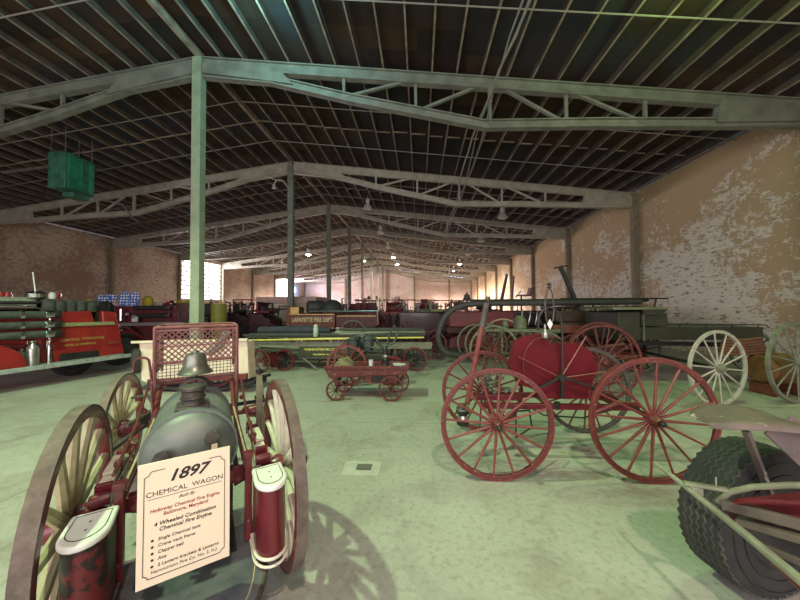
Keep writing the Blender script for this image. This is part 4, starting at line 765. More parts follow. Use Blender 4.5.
b = MB(); a = f(262, 346, -.04); c = f(300, 348, -.04); b.tube([a, c], .035, 10); b.lathe([(.05, 0), (.06, .03), (.05, .06)], a, (-1, 0, 0), 10); b.build('ladder_roller', GREYGREEN, LW)
p = f(320, 349.5, -.032); text('WASHINGTON FIRE CO.', .078, YELLOW, LW, p, (PI / 2, 0, 0), bold=.003, sx=.95); p = f(321, 354.5, -.032); text('PHILADELPHIA  PA.', .05, YELLOW, LW, p, (PI / 2, 0, 0), bold=.002)
b = MB(); c = f(278, 357, .3); b.box(c, (.42, .3, .22)); b.build('tool_chest', MAROON, LW, bevel=.01)
for px, R, dy, m in ((259.5, .28, -.35, (PINKRED, PINKRED)), (284, .27, -.08, (MAROON, BLACK)), (276, .27, .45, (MAROON, BLACK)), (415, .30, .0, (MAROON, BLACK)), (408, .30, .45, (MAROON, BLACK))):
    wheel1(LW, (f(px, 366, dy).x, dy, R), R, 12, m, rimw=.04, tw=.05, hr=.05, hl=.12, s=.011, rz=PI / 2)
for px in (270, 412): b = MB(); b.tube([f(px, 364, -.4) * 1 + Vector((0, 0, 0)), f(px, 364, .5)], .02, 8); b.build('axle', BLACK, LW)
f2 = Fr(-2.1, 7.5); b = MB(); b.tube([f2(236, 340.5) , f2(330, 338.8), f2(424, 337.5)], [.022, .028, .022], 8); yp = b.build('pike_pole', YELLOW, None, f2.o); tag(yp, 'long yellow pike pole lying along the low ladder wagon', 'pole')
TT = thing('trestle_table', 'dark plank on trestles carrying ladders and a rolled bundle behind the yellow pole', 'table', (-2.6, 8.75, 0))
b = MB(); b.box((0, 0, .785), (4.6, 1.1, .03)); b.build('plank', DKIRON, TT)
for x in (-1.9, 0, 1.9):
    b = MB(); b.bar((x, -.5, .76), (x, .5, .76), .06, .05)
    for s in (-1, 1): b.bar((x, s * .4, .76), (x + .2, s * .52, 0), .04, .04); b.bar((x, s * .4, .76), (x - .2, s * .52, 0), .04, .04)
    b.build('trestle', WOODB, TT)
for k, (x0, x1, y, z, m) in enumerate(((-5.0, .15, 8.34, .832, HOSE), (-2.2, .15, 8.44, .90, GREYGREEN), (-2.3, .1, 8.54, .97, HOSE))):
    b = MB(); b.tube([(x0, y - .05, z), (x1, y - .05, z)], .03, 8); b.tube([(x0, y + .30, z), (x1, y + .30, z)], .03, 8)
    for q in range(9): u = x0 + (x1 - x0) * (q + .5) / 9; b.tube([(u, y - .05, z), (u, y + .3, z)], .014, 6)
    b = b.build('ladder', m, None); tag(b, ('longest dark ladder just above the yellow pole, lowest on the plank', 'pale ladder between two dark ones, ending left of the looped hose', 'dark ladder lying uppermost of the three behind the yellow pole')[k], 'ladder', 'ladders of the middle aisle')
b = MB(); b.tube([(-4.95, 9.05, .92), (-4.1, 9.05, .93), (-3.3, 9.05, .93), (-2.7, 9.05, .90)], [.10, .12, .12, .08], 10); tag(b.build('canvas_bundle', mat('blue_black_canvas', (0.035, 0.045, 0.055), (0.06, 0.07, 0.085), 0.8, 0, 9, 0.3), None), 'long blue black rolled bundle behind the yellow pole, left', 'bundle')
# hand pump with red wheel
f = Fr(-1.35, 6.5); HP = thing('hand_pump_engine', 'dark green hand pump on large red wheels behind the small red wagon', 'hand pump', f.o)
for px, dy in ((347, -.38), (352, .38)): wheel1(HP, (f(px, 358, dy).x, dy, .42), .42, 14, (PINKRED, PINKRED), rimw=.05, tw=.06, hr=.06, hl=.2, s=.015, rz=PI / 2)
wheel1(HP, (f(391, 360, -.3).x, -.3, .30), .30, 12, (MAROON, BLACK), rz=PI / 2)
b = MB(); b.box((f(368, 352).x, 0, .55), (.95, .4, .12)); b.tube([(f(348, 358).x, -.4, .42), (f(350, 358).x, .4, .42)], .03, 8); b.build('chassis', DKGREEN, HP, bevel=.01)
b = MB(); cx = f(362, 350).x
for dx in (-.16, .16): b.lathe([(.10, 0), (.11, .03), (.11, .22), (.13, .24), (.05, .3)], (cx + dx, -.1, .68), n=14)
b.lathe([(.08, 0), (.14, .1), (.15, .22), (.08, .34), (.03, .38)], (cx + .02, .15, .68), n=16); b.tube([(cx - .3, 0, .7), (cx - .32, -.05, .9), (cx, 0, 1.0), (cx + .3, 0, .92), (cx + .45, 0, .7)], .03, 8); b.build('pump_cylinder', mat('bluish_green_iron', (0.04, 0.065, 0.06), (0.08, 0.1, 0.09), 0.5, 0.3, 9), HP)
b = MB(); b.tube([(cx + .55, -.1, .75), (cx + .62, -.1, 1.05), (cx + .72, -.1, 1.22), (cx + .8, -.1, 1.05), (cx + .7, -.15, .85), (cx + .4, -.2, .72), (cx + .1, -.2, .8)], .022, 8); b.build('delivery_hose', HOSE, HP)
b = MB(); b.tube([(cx - .5, 0, 1.02), (cx + .7, 0, 1.06)], .018, 8); b.tube([(cx, 0, .95), (cx, 0, 1.04)], .03, 8); b.build('pump_handle', GREYGREEN, HP)
# brown lettered wagon with tank
f = Fr(-3.5, 11.6); LF = thing('lettered_wagon', 'brown fire wagon lettered with a fire department name in gold, right of the second column', 'fire wagon', f.o)
slab(f, 288, 335, 314, 328, 0, 1.45, 'body', WOODB, LF, .01); slab(f, 336, 377, 315, 327, .02, 1.5, 'rear_body', mat('dark_maroon_wood', (0.12, 0.03, 0.022), (0.08, 0.02, 0.016), 0.5, 0, 5), LF, .01); slab(f, 286, 290, 306, 330, -.02, .04, 'corner_post', WOODB, LF)
slab(f, 288, 299, 307, 314, -.01, .5, 'seat_box', BRASS, LF, .01)
p = f(312.5, 320, -.012); text('LAFAYETTE FIRE DEPT.', .235, mat('cream_gold_lettering', (0.72, 0.60, 0.34), (0.66, 0.54, 0.3), 0.5), LF, p, (PI / 2, 0, 0), bold=.008, extrude=.004, sx=.70)
b = MB(); 
for y0, y1 in ((314, 314.6), (327.5, 328)): b.bar(f(289, y0 + .4, -.02), f(334, y0 + .4, -.02), .02, .03)
b.bar(f(337, 316, -.02), f(376, 316, -.02), .02, .03); b.build('gilt_line', BRASS, LF, smooth=0)
b = MB(); b.tube([f(309, 311.5, .0), f(378, 311, .0)], .035, 8); b.tube([f(309, 311.5, 1.2), f(378, 311, 1.2)], .035, 8); b.tube([f(377, 311, 0), f(378, 325, 0)], .04, 8); b.tube([f(377, 311, 1.2), f(378, 325, 1.2)], .04, 8); b.build('ladder_rail', STEEL, LF)
c = f(309, 307, .5); b = MB(); b.lathe([(.0, -.1), (.2, -.08), (.27, .0), (.27, .55), (.2, .66), (.0, .7)], c, (0.9, .5, 0), 18); b.build('air_tank', HOSE, LF, smooth=50)
c = f(332, 311, .6); b = MB(); b.lathe([(.48, 0), (.46, .15), (.36, .32), (.18, .44), (0, .47)], (c.x, c.y, c.z), n=24); b.build('dome', HOSE, LF, smooth=60)
for px, R, dy in ((353, .56, -.05), (357, .56, 1.40), (295, .45, -.05), (300, .45, 1.4)): wheel1(LF, (f(px, 330, dy).x, dy, R), R, 14, (GREYGREEN, WOODB), rimw=.06, tw=.05, s=.02, rz=PI / 2)
b = MB(); b.tube([f(280, 331, .3), f(380, 330, .3)], .05, 8); b.tube([(f(353, 330).x, -.1, .6), (f(353, 330).x, 1.6, .6)], .03, 8); b.tube([(f(295, 330).x, -.1, .48), (f(295, 330).x, 1.6, .48)], .03, 8); b.build('axle_and_reach', BLACK, LF)
MC = thing('milk_can', 'pale green can with copper lid standing on the bundle above the yellow pole', 'can', Vector((at(317, 338, 8.26).x, 8.17, .802))); b = MB(); b.lathe([(.07, 0), (.075, .22), (.05, .28)], n=14); b.build('body', mat('pale_green_can', (0.42, 0.5, 0.4), (0.3, 0.38, 0.3), 0.5), MC); b = MB(); b.lathe([(.055, .28), (.06, .32), (.02, .34)], n=12); b.build('lid', CREAM, MC)
b = MB(); b.lathe([(.22, 0), (.21, .03), (.15, .09), (.10, .13), (0, .15)], n=18); tag(b.build('helmet', mat('pale_green_helmet', (0.42, 0.5, 0.36), (0.3, 0.36, 0.26), 0.45), None, Vector((at(338, 338, 8.9).x + .05, 8.98, .802))), 'pale green fire helmet right of the copper lidded can', 'helmet', None)
# engine with the long suction hose
f = Fr(2.0, 9.3); SE = thing('hose_engine', 'red fire engine with black pumps standing behind the big looped suction hose', 'fire engine', f.o)
slab(f, 449, 515, 311.5, 327, 0, 1.4, 'body', mat('deep_red_panel', (0.20, 0.025, 0.02), (0.13, 0.02, 0.016), 0.45, 0, 3), SE, .03); slab(f, 505, 600, 313, 324, .1, 1.3, 'pump_bay', BLACK, SE, .03); slab(f, 447, 640, 327, 333, .1, 1.2, 'chassis', mat('dark_maroon_iron', (0.06, 0.015, 0.015), (0.04, 0.012, 0.012)), SE, .01)
b = MB(); c = f(463, 345, -.02); b.prism([(c.x + .42 * math.cos(t), c.z - .1 + .42 * math.sin(t)) for t in [PI * k / 14 for k in range(15)]], -.04, .3, lambda u, v, w: (u, w, v)); b.build('fender', MAROON, SE)
b = MB(); rr = random.Random(5)
for k in range(11): px = 521 + 7 * k; b.tube([f(px, 325, -.02), f(px + rr.uniform(-3, 3), 318, -.06), f(px + rr.uniform(-3, 3), 311, .0)], .022, 6)
b.build('pump_pipe', STEEL, SE)
for px, R, dy in ((432.5, .44, .0), (476, .55, -.35), (503, .62, .0), (440, .44, 1.2), (505, .62, 1.3), (590, .5, .1), (594, .5, 1.3)):
    wheel1(SE, (f(px, 340, dy).x, dy, R), R, 14, (WORNRED if px < 450 or px > 580 else CREAM_OL if px == 503 else GREYGREEN, MAROON), rimw=.045, tw=.05, s=.016, rz=PI / 2)
b = MB()
for px, R in ((434, .44), (504, .62), (591, .5)): b.tube([(f(px, 340).x, -.1, R), (f(px, 340, 1.3).x, 1.35, R)], .03, 8)
b.build('axle', BLACK, SE)
t = thing('engine_bell', 'dark bell on a post above the red engine, left of the raised red pole', 'bell', at(467, 303, 9.9) + Vector((0, 0, .0))); b = MB(); b.lathe([(.15, .08), (.13, .11), (.10, .2), (.09, .26), (.03, .3), (.02, .36)], n=16); b.build('bell', DKIRON, t); b = MB(); b.tube([(0, 0, -.32), (0, 0, .12)], .03, 8); b.build('post', BLACK, t)
pts = [(640, 301.5, 8.6), (580, 302.5, 8.6), (515, 303, 8.6), (486, 303.5, 8.6), (468, 304.5, 8.6), (454, 309, 8.6), (445, 317, 8.6), (440, 328, 8.6), (438.5, 339, 8.6), (442, 349, 8.6), (450, 354, 8.6), (463, 355, 8.7), (480, 354, 8.8)]
b = MB(); P_ = [at(*p) for p in pts]; Q = []
for i in range(len(P_) - 1):
    p0 = P_[max(i - 1, 0)]; p1_, p2_ = P_[i], P_[i + 1]; p3_ = P_[min(i + 2, len(P_) - 1)]
    for s in range(5): t = s / 5; Q.append(.5 * ((2 * p1_) + (p2_ - p0) * t + (2 * p0 - 5 * p1_ + 4 * p2_ - p3_) * t * t + (3 * p1_ - 3 * p2_ + p3_ - p0) * t ** 3))
b.tube(Q + [P_[-1]], .085, 12); tag(b.build('suction_hose', HOSE, None), 'long green suction hose looping down to the floor beside the red engine', 'hose')
for k, (ax, ay, bx, by, Y, m, lb) in enumerate(((470, 300.8, 648, 300, 9.0, DKGREEN, 'long dark green pole lying above the looped hose'), (560, 298.8, 668, 298.5, 7.9, BLACK, 'thin black rod over the brown ladder truck, uppermost'), (575, 303.6, 612, 303.8, 7.7, BLACK, 'short black rod below the thin uppermost one'))):
    b = MB(); b.tube([at(ax, ay, Y), at(bx, by, Y)], .045 if k == 0 else .018, 8)
    if k: b.tube([at(bx - 12 if k == 1 else 592, by, Y), at(bx - 14 if k == 1 else 597, by + 10, Y), at(bx - 20 if k == 1 else 597, by + 20, Y), at(bx - 30 if k == 1 else 590, by + 26, Y)], .022, 7)
    tag(b.build('long_rod', m, None), lb, 'pole')
b = MB(); b.bar(at(560, 266, 9.0), at(578, 306, 9.0), .10, .10); b.bar(at(578, 306, 9.0), at(586, 330, 9.0), .10, .10); b.bar(at(554, 268, 9.0), at(568, 265.5, 9.0), .04, .04); b.build('raised_pole', DKGREEN, None, bevel=.01); tag(bpy.data.objects['raised_pole'], 'slanting dark green post with short crossbar against the right wall', 'pole')
b = MB(); q_ = at(501, 303, 12.0); b.tube([at(507, 274, 12.0), q_, Vector((q_.x, 12.0, 0))], [.05, .07, .07], 8); b.tube([at(514, 276, 12.3), at(512, 304, 12.3)], .03, 6); tag(b.build('standing_pole', WORNRED, None), 'short dark red pole standing right of the raised cart pole, far off', 'pole')
t = thing('driver_bench', 'small red wagon seat raised high beyond the looped hose', 'seat', at(524, 303, 11.5)); b = MB(); b.box((0, 0, .28), (.45, .4, .05)); b.build('cushion', MAROON, t, bevel=.01); b = MB(); b.box((.22, 0, .42), (.06, .4, .3), 0, .3); b.build('back', MAROON, t, bevel=.01); b = MB(); b.tube([(-.1, 0, -1.7), (-.1, 0, .3)], .03, 7); b.tube([(-.3, 0, .2), (-.1, 0, .45)], .015, 6); b.build('bracket', BLACK, t)
# olive two wheeled pump cart behind the reel cart
f = Fr(1.75, 7.4); OC = thing('olive_pump_cart', 'olive green pump cart with large pale spoked wheel, seen behind the raised red pole', 'pump cart', f.o)
for px, R, dy in ((494, .58, -.1), (486, .58, 1.0), (545, .50, -.05), (540, .50, 1.0)): wheel1(OC, (f(px, 350, dy).x, dy, R), R, 14, (OLIVE, WORNRED), rimw=.045, tw=.045, hr=.06, hl=.22, s=.014, rz=PI / 2)
b = MB(); b.bar(f(478, 330, .1), f(560, 331, .1), .06, .08); b.bar(f(478, 330, .8), f(560, 331, .8), .06, .08); b.bar(f(474, 353, .4), f(560, 353, .4), .06, .06); b.tube([f(494, 352, -.15), f(494, 352, 1.0)], .03, 8); b.tube([f(545, 352, -.15), f(545, 352, 1.0)], .03, 8); b.bar(f(500, 352, .4), f(500, 331, .4), .05, .4); b.bar(f(545, 352, .4), f(545, 331, .4), .05, .4); b.build('frame', OLIVE, OC, bevel=.005)
b = MB(); c = f(520, 330, .4); b.lathe([(.12, 0), (.16, .05), (.16, .25), (.08, .36)], c, n=14); c = f(505, 330, .3); b.lathe([(.07, 0), (.08, .05), (.08, .18), (.03, .24)], c, n=12); b.build('air_chamber', OLIVE, OC)
# brown ladder truck on the right
f = Fr(4.2, 7.95); BT = thing('ladder_truck', 'dark brown hook and ladder truck behind the rear wheels of the reel cart', 'ladder truck', f.o)
slab(f, 553, 640, 325, 333, 0, .12, 'side_rail', WOODB, BT); slab(f, 553, 640, 325, 333, .8, .92, 'side_rail', WOODB, BT); slab(f, 556, 603, 311, 322, .1, .85, 'tool_body', mat('very_dark_brown_wood', (0.06, 0.035, 0.022), (0.035, 0.02, 0.014), 0.5), BT, .02); slab(f, 570, 640, 336, 345, .2, .9, 'lower_box', mat('dark_plum_wood', (0.05, 0.018, 0.015), (0.03, 0.012, 0.01)), BT, .02)
for k in range(4): b = MB(); b.bar(f(560, 326 - 2 * k, .2 + .18 * k), f(640, 323 - k, .2 + .18 * k), .05, .06); b.build('ladder_beam', (WOODB, GREYGREEN)[k % 2], BT)
for px, R, dy in ((625, .50, -.06), (625, .50, .95), (575, .45, -.06), (575, .45, .95)): wheel1(BT, (f(px, 350, dy).x, dy, R), R, 16, (WORNRED, MAROON), rimw=.04, tw=.05, s=.014, rz=PI / 2)
b = MB()
for px in (625, 575): b.tube([(f(px, 350).x, -.1, .48), (f(px, 350).x, 1.0, .48)], .03, 8); b.bar((f(px, 350).x, .5, .48), (f(px, 350).x, .5, .85), .1, .5)
b.build('axle', BLACK, BT)
f = Fr(3.35, 5.35); RH = thing('hose_cart', 'dark red two wheeled cart with tall thin wheels just behind the reel cart', 'hose cart', f.o)
for px, dy in ((603, 0), (600, .95)): wheel(RH, (f(px, 360, dy).x, dy, .64), .64, 16, WORNRED, WORNRED, WORNRED, WORNRED, rimw=.03, tw=.03, hr=.05, hl=.16, s0=.012, s1=.010, rz=-PI / 2)
b = MB(); b.tube([(f(603, 360).x, -.05, .64), (f(600, 360, .95).x, 1.0, .64)], .025, 8); b.bar((-.9, .25, .72), (.55, .25, .70), .05, .05); b.bar((-.9, .70, .72), (.55, .70, .70), .05, .05); b.bar((-.9, .2, .72), (-.9, .75, .72), .05, .05); b.bar((.5, .2, .70), (.5, .75, .70), .05, .05); b.build('frame', WORNRED, RH, bevel=.004)
b = MB()
for k in range(4): b.tube([(-.5 + .1 * k, .25, .76 + .03 * k), (.1 + .1 * k, .48, .80 + .03 * k), (.5, .68, .76 + .02 * k)], .03, 8)
b.build('folded_hose', mat('rusty_red_hose', (0.16, 0.05, 0.04), (0.1, 0.035, 0.03), 0.8), RH)
# dark green wagon along the right wall
f = Fr(5.6, 6.4); GW = thing('green_wagon', 'long dark green delivery wagon with high seat along the right wall', 'wagon', f.o)
slab(f, 630, 764, 327.5, 340, 0, 1.2, 'bed', DKGREEN, GW, .015); slab(f, 618, 641, 312, 341, -.02, 1.2, 'dash_board', DKGREEN, GW, .015); slab(f, 641, 668, 313, 326, .0, 1.15, 'seat_riser', DKGREEN, GW, .01)
b = MB(); b.prism([(f(641, 309).x, f(641, 309).z), (f(666, 309).x, f(666, 309).z), (f(661, 315).x, f(661, 315).z), (f(641, 315).x, f(641, 315).z)], -.05, 1.2, lambda u, v, w: (u, w, v)); b.build('seat_box', DKGREEN, GW, bevel=.008); slab(f, 613, 668, 307.5, 309.5, -.08, 1.22, 'seat_board', OLIVE, GW, .006); slab(f, 643, 645, 309, 341, -.05, -.02, 'corner_strip', OLIVE, GW, 0)
b = MB()
for d in (0, 1.2):
    b.tube([f(668, 324, d), f(766, 325, d), f(769, 328, d)], .012, 6)
    for px in (680, 706, 732, 758): b.tube([f(px, 324, d), f(px, 328, d)], .01, 6)
b.build('side_railing', BLACK, GW)
b = MB(); b.bar(f(630, 343, .2), f(760, 345, .2), .1, .08); b.bar(f(630, 343, 1), f(760, 345, 1), .1, .08); b.tube([f(722, 369, -1.2) * 1, (f(722, 369, -1.2).x, 1.3, .6)], .03, 8); b.build('under_gear', BLACK, GW)
PALEW = mat('dirty_pale_wheel_paint', (0.50, 0.49, 0.40), (0.36, 0.35, 0.28), 0.6, 0, 12)
w = wheel(GW, (4.72 - 5.6, 5.12 - 6.4, .60), .60, 14, PALEW, PALEW, PALEW, GREYGREEN, rimw=.036, tw=.04, hr=.06, hl=.2, s0=.015, s1=.011, rz=-PI / 2 + .27, phase=.1)
for x, y in ((6.15, 5.35),): wheel(GW, (x - 5.6, y - 6.4, .66), .66, 14, GREYGREEN, GREYGREEN, GREYGREEN, GREYGREEN, rimw=.04, tw=.045, hr=.06, hl=.2, s0=.015, s1=.012, rz=-PI / 2 + .25)
for px in (640, 752): wheel1(GW, (f(px, 350, 1.3).x, 1.3, .5), .5, 14, (GREYGREEN, BLACK), rz=PI / 2)
b = MB(); b.lathe([(.24, -.42), (.27, -.36), (.29, -.15), (.30, 0), (.29, .15), (.27, .36), (.24, .42)], (0, 0, 0), (1, 0, 0), 24); bo = b.build('barrel', ORANGE, None, at(776, 374, 5.85), rz=.1); bo.location.z = .46; bo.scale = (.82, .92, .92); BRL = bo; tag(bo, 'orange brown barrel lying behind the pale cart wheel, right edge', 'barrel')
HOOP = mat('rusty_hoop', (0.16, 0.09, 0.05))
for x in (-.3, .3): b = MB(); b.ring(.292, .006, .03, (x, 0, 0), (1, 0, 0), 24); b.build('hoop', HOOP, bo)
for x in (-.3, .3): b = MB(); b.bar((x, -.2, -.46), (x, .2, -.46), .08, .06); b.bar((x, -.2, -.36), (x, .2, -.36), .10, .17); b.build('cradle', WOODB, bo)
HB = mat('rusty_brown_hose', (0.20, 0.085, 0.05), (0.13, 0.055, 0.035), 0.8, 0, 8)
b = MB(); c = at(742, 345, 5.9)
for k in range(6): b.tube([c + Vector((-.42 + .02 * k, 0, .05 * k - .15)), c + Vector((0, -.02, .05 * k - .16)), c + Vector((.42 - .02 * k, 0, .05 * k - .13))], .027, 8)
b.build('hose_pack', HB, GW).matrix_parent_inverse = Matrix.Translation(-f.o)
# ================================================================ background rows
def vehicle(name, cat, label, px, Y, py_top, L, rz, col, feats, group=None, W_=1.7):
    p = at(px, py_top, Y); H = p.z; t = thing(name, label, cat, (p.x, Y, 0), rz, group); s = 1
    b = MB(); b.prism([(-L / 2, .55), (L / 2, .55), (L / 2, min(H, 1.15)), (L * .18, min(H, 1.25)), (L * .12, min(H, 1.4)), (-L / 2, min(H, 1.4))], -W_ / 2, W_ / 2, lambda u, v, w: (u, w, v)); b.build('body', col, t, bevel=.04, smooth=30)
    for x in (-L * .33, L * .33):
        for y in (-W_ / 2, W_ / 2):
            if 'car' in feats: car_wheel(t, (x, y, .42), .42, .2, PI / 2, col)
            else: wheel1(t, (x, y, .52), .52, 12, (col, BLACK) if 'colw' in feats else (WORNRED, MAROON), rimw=.05, s=.02, rz=PI / 2)
    b = MB(); b.box((0, 0, .5), (L * .95, .12, .1)); b.box((-L * .33, 0, .45), (.08, W_, .08)); b.box((L * .33, 0, .45), (.08, W_, .08)); b.build('chassis', BLACK, t)
    if 'chest' in feats: b = MB(); b.box((0, 0, (H + .9) / 2 - .1), (L * .96, W_ * .95, H - .7)); b.build('chest', feats['chest'], t, bevel=.02)
    if 'roof' in feats: b = MB(); b.box((L * .05, 0, H - .04), (1.3, W_, .07)); b.build('roof', feats['roof'], t, bevel=.02); b = MB(); [b.box((L * .05 + sx * .6, sy * W_ * .45, (H + 1.2) / 2), (.05, .05, max(.1, H - 1.2))) for sx in (-1, 1) for sy in (-1, 1)]; b.build('roof_post', BLACK, t)
    if 'seat' in feats: b = MB(); b.box((L * .1, 0, 1.45), (.5, W_ * .8, .12)); b.box((L * .1 - .24, 0, 1.65), (.08, W_ * .8, .42)); b.build('seat', feats['seat'], t, bevel=.03)
    if 'boiler' in feats: b = MB(); h = max(H, 1.7); b.lathe([(.38, .6), (.40, .7), (.40, h * .72), (.34, h * .78), (.18, h * .85), (.18, h * .97), (.24, h)], (-L * .2, 0, 0), n=18); b.build('boiler', feats['boiler'], t)
    if 'ladder' in feats:
        b = MB(); z = H - .1
        for y in (-.22, .22): b.bar((-L * .6, y, z), (L * .5, y, z), .05, .08)
        for k in range(9): b.bar((-L * .55 + k * L * .125, -.22, z), (-L * .55 + k * L * .125, .22, z), .03, .03)
        for x in (-L * .3, L * .3): b.bar((x, 0, 1.0), (x, 0, z), .05, .05)
        b.build('ladder', feats['ladder'], t)
    if 'reel' in feats: b = MB(); b.lathe([(.5, -.4), (.5, -.36), (.3, -.36), (.3, .36), (.5, .36), (.5, .4)], (-L * .15, 0, H - .5), (0, 1, 0), 20); b.build('hose_reel', feats['reel'], t)
    if 'lamp' in feats:
        for y in (-.5, .5): b = MB(); b.lathe([(.04, 0), (.12, .03), (.14, .1), (.10, .16)], (L * .42, y, 1.25), (1, 0, .0), 12); b.tube([(L * .42, y, 1.05), (L * .42, y, 1.25)], .02, 6); b.build('lamp', feats['lamp'], t)
    if 'bell' in feats: b = MB(); b.lathe([(.14, 0), (.12, .04), (.08, .16), (.03, .2)], (L * .3, 0, H), n=14); b.tube([(L * .3, 0, 1.1), (L * .3, 0, H + .05)], .02, 6); b.build('bell', feats['bell'], t)
    if rz > 1:
        rr = random.Random(int(px)); b = MB(); b.box((-L / 2 - .03, 0, .98), (.05, W_ * .5, .5)); 
        for k in range(6): b.box((-L / 2 - .07, -W_ * .2 + W_ * .08 * k, .98), (.02, .03, .44))
        b.build('radiator', DKIRON, t, bevel=.004, smooth=0)
        b = MB(); b.box((-L / 2 - .15, 0, .62), (.06, W_ * .9, .08))
        for k in range(9): y = rr.uniform(-.4, .4) * W_; z = rr.uniform(.7, 1.3); b.tube([(-L / 2 - .1, y * .3, .62), (-L / 2 - .14, y, z), (-L / 2 + .1, y + rr.uniform(-.2, .2), z + .2)], .025, 6)
        b.build('front_gear', (STEEL, DKIRON, WORNRED)[int(px) % 3], t)
    if 'clutter' in feats:
        rr = random.Random(int(px * 7 + Y)); b = MB()
        b.bar((-L * .42, 0, 1.2), (L * .42, 0, 1.2), .06, .06)
        for k in range(16): x = rr.uniform(-L * .4, L * .4); y = rr.uniform(-.45, .45); z = rr.uniform(1.3, H + .12); b.tube([(x, 0, 1.2), (x, y, 1.25), (x + rr.uniform(-.1, .1), y, z), (x + rr.uniform(-.5, .5), y + rr.uniform(-.15, .15), z + rr.uniform(-.2, .05))], rr.choice((.02, .03, .045)), 6)
        b.build('rods_and_levers', feats['clutter'], t)
    return t
GRP = 'fire vehicles parked at the far end of the hall'
GREYV = mat('grey_vehicle_paint', (0.13, 0.14, 0.12), (0.09, 0.1, 0.085), 0.5, 0, 3); DRED = mat('dusky_red_paint', (0.17, 0.028, 0.025), (0.10, 0.02, 0.02), 0.5, 0, 3); PLUM = mat('deep_plum_paint', (0.05, 0.014, 0.018), (0.035, 0.01, 0.013), 0.35, 0, 3, coat=.3); PINKW = mat('washed_pink_paint', (0.62, 0.42, 0.36), (0.5, 0.33, 0.28), 0.6, 0, 6)
RD2 = mat('museum_red_paint', (0.30, 0.035, 0.03), (0.19, 0.025, 0.022), 0.4, 0, 3)
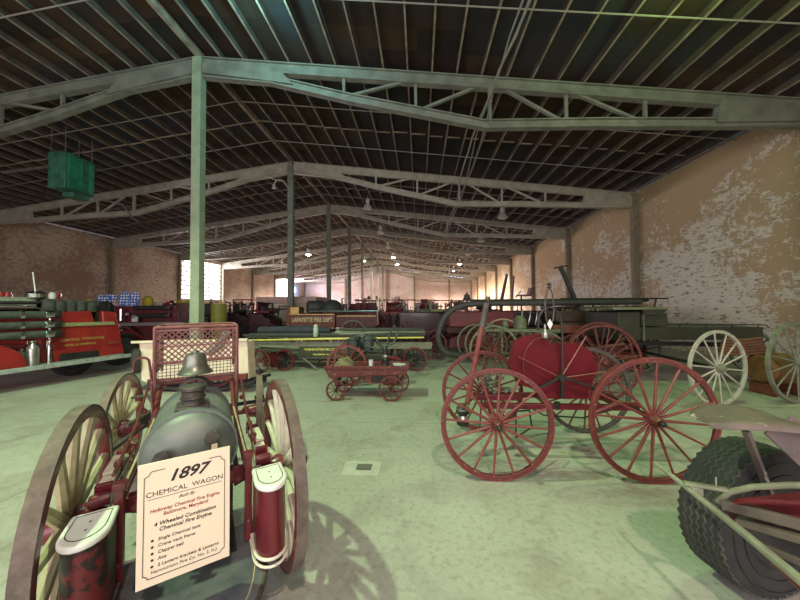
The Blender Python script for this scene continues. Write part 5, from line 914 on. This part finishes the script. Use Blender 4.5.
V = [
 ('tool_trailer', 'trailer', 'grey trailer left of the first column with helmets on its lid', 185, 14.2, 303.5, 2.2, 0, GREYV, dict(car=1, chest=GREYV), 1.2),
 ('tarped_car', 'car', 'dark car just right of the first column, beyond the yellow green drum', 214, 18.0, 300, 2.6, .1, GREYV, dict(car=1, seat=BLACK, clutter=STEEL), 1.6),
 ('burgundy_engine', 'fire engine', 'black and burgundy engine right of the yellow green drum', 241, 15.2, 304, 2.2, .05, PLUM, dict(car=1, seat=BLACK, lamp=BRASS, clutter=PLUM), 1.5),
 ('red_roofed_truck', 'truck', 'white truck with a bright red flat roof seen before the pink wall', 244, 21.5, 299.5, 3.2, .2, WHITE, dict(car=1, roof=RED, clutter=WHITE), 1.7),
 ('steam_pumper', 'steam pumper', 'dark steam pumper just left of the second column', 266, 12.2, 306, .9, .0, PLUM, dict(boiler=DKIRON, seat=MAROON, colw=1, clutter=BLACK), 1.1),
 ('red_engine', 'fire engine', 'red engine with bell standing behind the brown lettered wagon', 366, 16.4, 299, 3.0, PI / 2, RD2, dict(seat=DRED, ladder=DRED, clutter=RD2, bell=BRASS), 1.4),
 ('red_engine', 'fire engine', 'red engine with tall hose reel behind the stacked ladders', 395, 16.2, 299, 2.8, PI / 2, RD2, dict(reel=DRED, clutter=RD2, lamp=BRASS, colw=1), 1.4),
 ('olive_topped_engine', 'fire engine', 'dark engine with yellow green seat left of the looped hose', 430, 13.2, 304, 2.6, 0, PLUM, dict(seat=mat('yellow_green_cushion', (0.34, 0.38, 0.14), (0.24, 0.27, 0.1), 0.6), clutter=GREYGREEN, lamp=BRASS), 1.4),
 ('ladder_engine', 'fire engine', 'plum engine with long rack behind the dark bell', 456, 16.4, 301, 3.2, PI / 2, PLUM, dict(ladder=WOODB, clutter=RD2), 1.4),
 ('steamer_engine', 'fire engine', 'red steamer with tall boiler before the middle of the back wall', 424, 17.6, 299.5, 3.0, PI / 2, DRED, dict(boiler=DRED, clutter=RD2, seat=MAROON), 1.4),
 ('distant_engine', 'fire engine', 'small red engine far off right of the third column', 348, 21.0, 300, 2.8, PI / 2, RD2, dict(clutter=WHITE, seat=MAROON), 1.5),
 ('distant_engine', 'fire engine', 'small red engine far off behind the engine with the bell', 376, 21.2, 298.5, 3.0, PI / 2 + .1, RD2, dict(clutter=RD2, bell=BRASS), 1.5),
 ('distant_engine', 'fire engine', 'red ladder engine far off behind the reel engine', 403, 21.4, 299, 3.0, PI / 2, DRED, dict(ladder=RD2, clutter=WHITE), 1.5),
 ('distant_engine', 'fire engine', 'red engine with pale levers far off behind the steamer', 430, 21.8, 299.5, 3.2, PI / 2, DRED, dict(clutter=PINKW, seat=WHITE), 1.5),
 ('distant_engine', 'fire engine', 'dark engine far off behind the bell post', 458, 21.6, 300.5, 3.2, PI / 2 - .1, PLUM, dict(ladder=DRED, clutter=DRED), 1.5),
 ('distant_engine', 'fire engine', 'dark engine far off near the right back corner', 484, 24.0, 301, 3.2, PI / 2, PLUM, dict(seat=DRED, clutter=BLACK), 1.5),
 ('distant_engine', 'fire engine', 'pinkish engine far off between the second and third column', 322, 26.5, 300, 3.2, .0, PINKW, dict(clutter=PLUM, seat=DRED), 1.5),
 ('distant_engine', 'fire engine', 'pale clutter topped engine farthest off, left of the centre columns', 352, 27.0, 300, 3.2, PI / 2, PINKW, dict(clutter=RD2), 1.5),
 ('distant_engine', 'fire engine', 'long ladder engine farthest off, at the centre columns', 396, 27.5, 299, 3.6, .0, RD2, dict(ladder=DRED, clutter=WHITE), 1.5),
 ('distant_engine', 'fire engine', 'long ladder engine farthest off, right of centre', 445, 27.5, 299.5, 4.6, .0, DRED, dict(ladder=DRED, clutter=RD2), 1.5),
 ('distant_engine', 'fire engine', 'grey engine with yellow rack in the far left bay under the first window', 200, 23.5, 301, 3.4, .1, GREYV, dict(car=1, ladder=YELBAG), 1.6),
 ('distant_engine', 'fire engine', 'dark engine along the right wall behind the slanting green post', 543, 14.6, 303.5, 3.6, .0, PLUM, dict(seat=BLACK, clutter=DKGREEN), 1.4),
 ('distant_engine', 'fire engine', 'dark rack engine along the right wall behind the brown ladder truck', 598, 12.3, 305, 2.8, .0, PLUM, dict(ladder=DKGREEN, clutter=GREYGREEN), 1.3),
]
for (nm, cat, lb, px, Y, py, L, rz, col, ft, wd) in V: vehicle(nm, cat, lb, px, Y, py, L, rz, col, ft, GRP, wd)
f = Fr(-7.0, 13.9); CT = thing('cream_truck', 'cream bodied fire truck with pink upper rack behind the second column', 'fire truck', f.o)
slab(f, 256, 291, 304, 325, 0, 1.9, 'body', CREAM, CT, .04); slab(f, 256, 316, 297, 303.5, .1, 1.8, 'upper_rack', PINKW, CT, .03); slab(f, 290, 316, 303, 322, .1, 1.8, 'cab', mat('tan_cab_paint', (0.52, 0.4, 0.3), (0.44, 0.33, 0.25)), CT, .05)
b = MB(); b.tube([f(259, 317, -.03), f(266, 309, -.03), f(290, 309, -.03)], .04, 6); b.build('arch_line', GREYV, CT)
for px in (264, 306):
    for dy in (.2, 1.7): car_wheel(CT, (f(px, 320).x, dy, .46), .46, .25, PI / 2, GREYV)
b = MB(); b.lathe([(.30, 0), (.31, .03), (.31, .30), (.325, .32), (.31, .34), (.31, .60), (.325, .62), (.31, .64), (.31, .93), (.30, .95)], n=24); dr_ = b.build('drum', mat('yellow_green_drum', (0.42, 0.42, 0.06), (0.3, 0.32, 0.06), 0.5), None, at(219, 322, 12.6)); dr_.location.z = 0.0; tag(dr_, 'yellow green steel drum standing right of the first column', 'drum')
dr_.scale = (1, 1, at(219, 304, 12.6).z / .95)
# neon blue sign glow on the far left wall
b = MB(); b.box((0, 0, 0), (.06, 1.4, .8)); sg = b.build('blue_sign', mat('blue_lit_sign', (0.25, 0.45, 1.0), emit=3.5), None, (XL + .035, 49.2, 4.6), smooth=0); tag(sg, 'small blue glowing sign beside the far bright window', 'sign')
light('sign_light', 'POINT', (XL + .9, 49.2, 4.6), 260, (.25, .45, 1.0), .3)
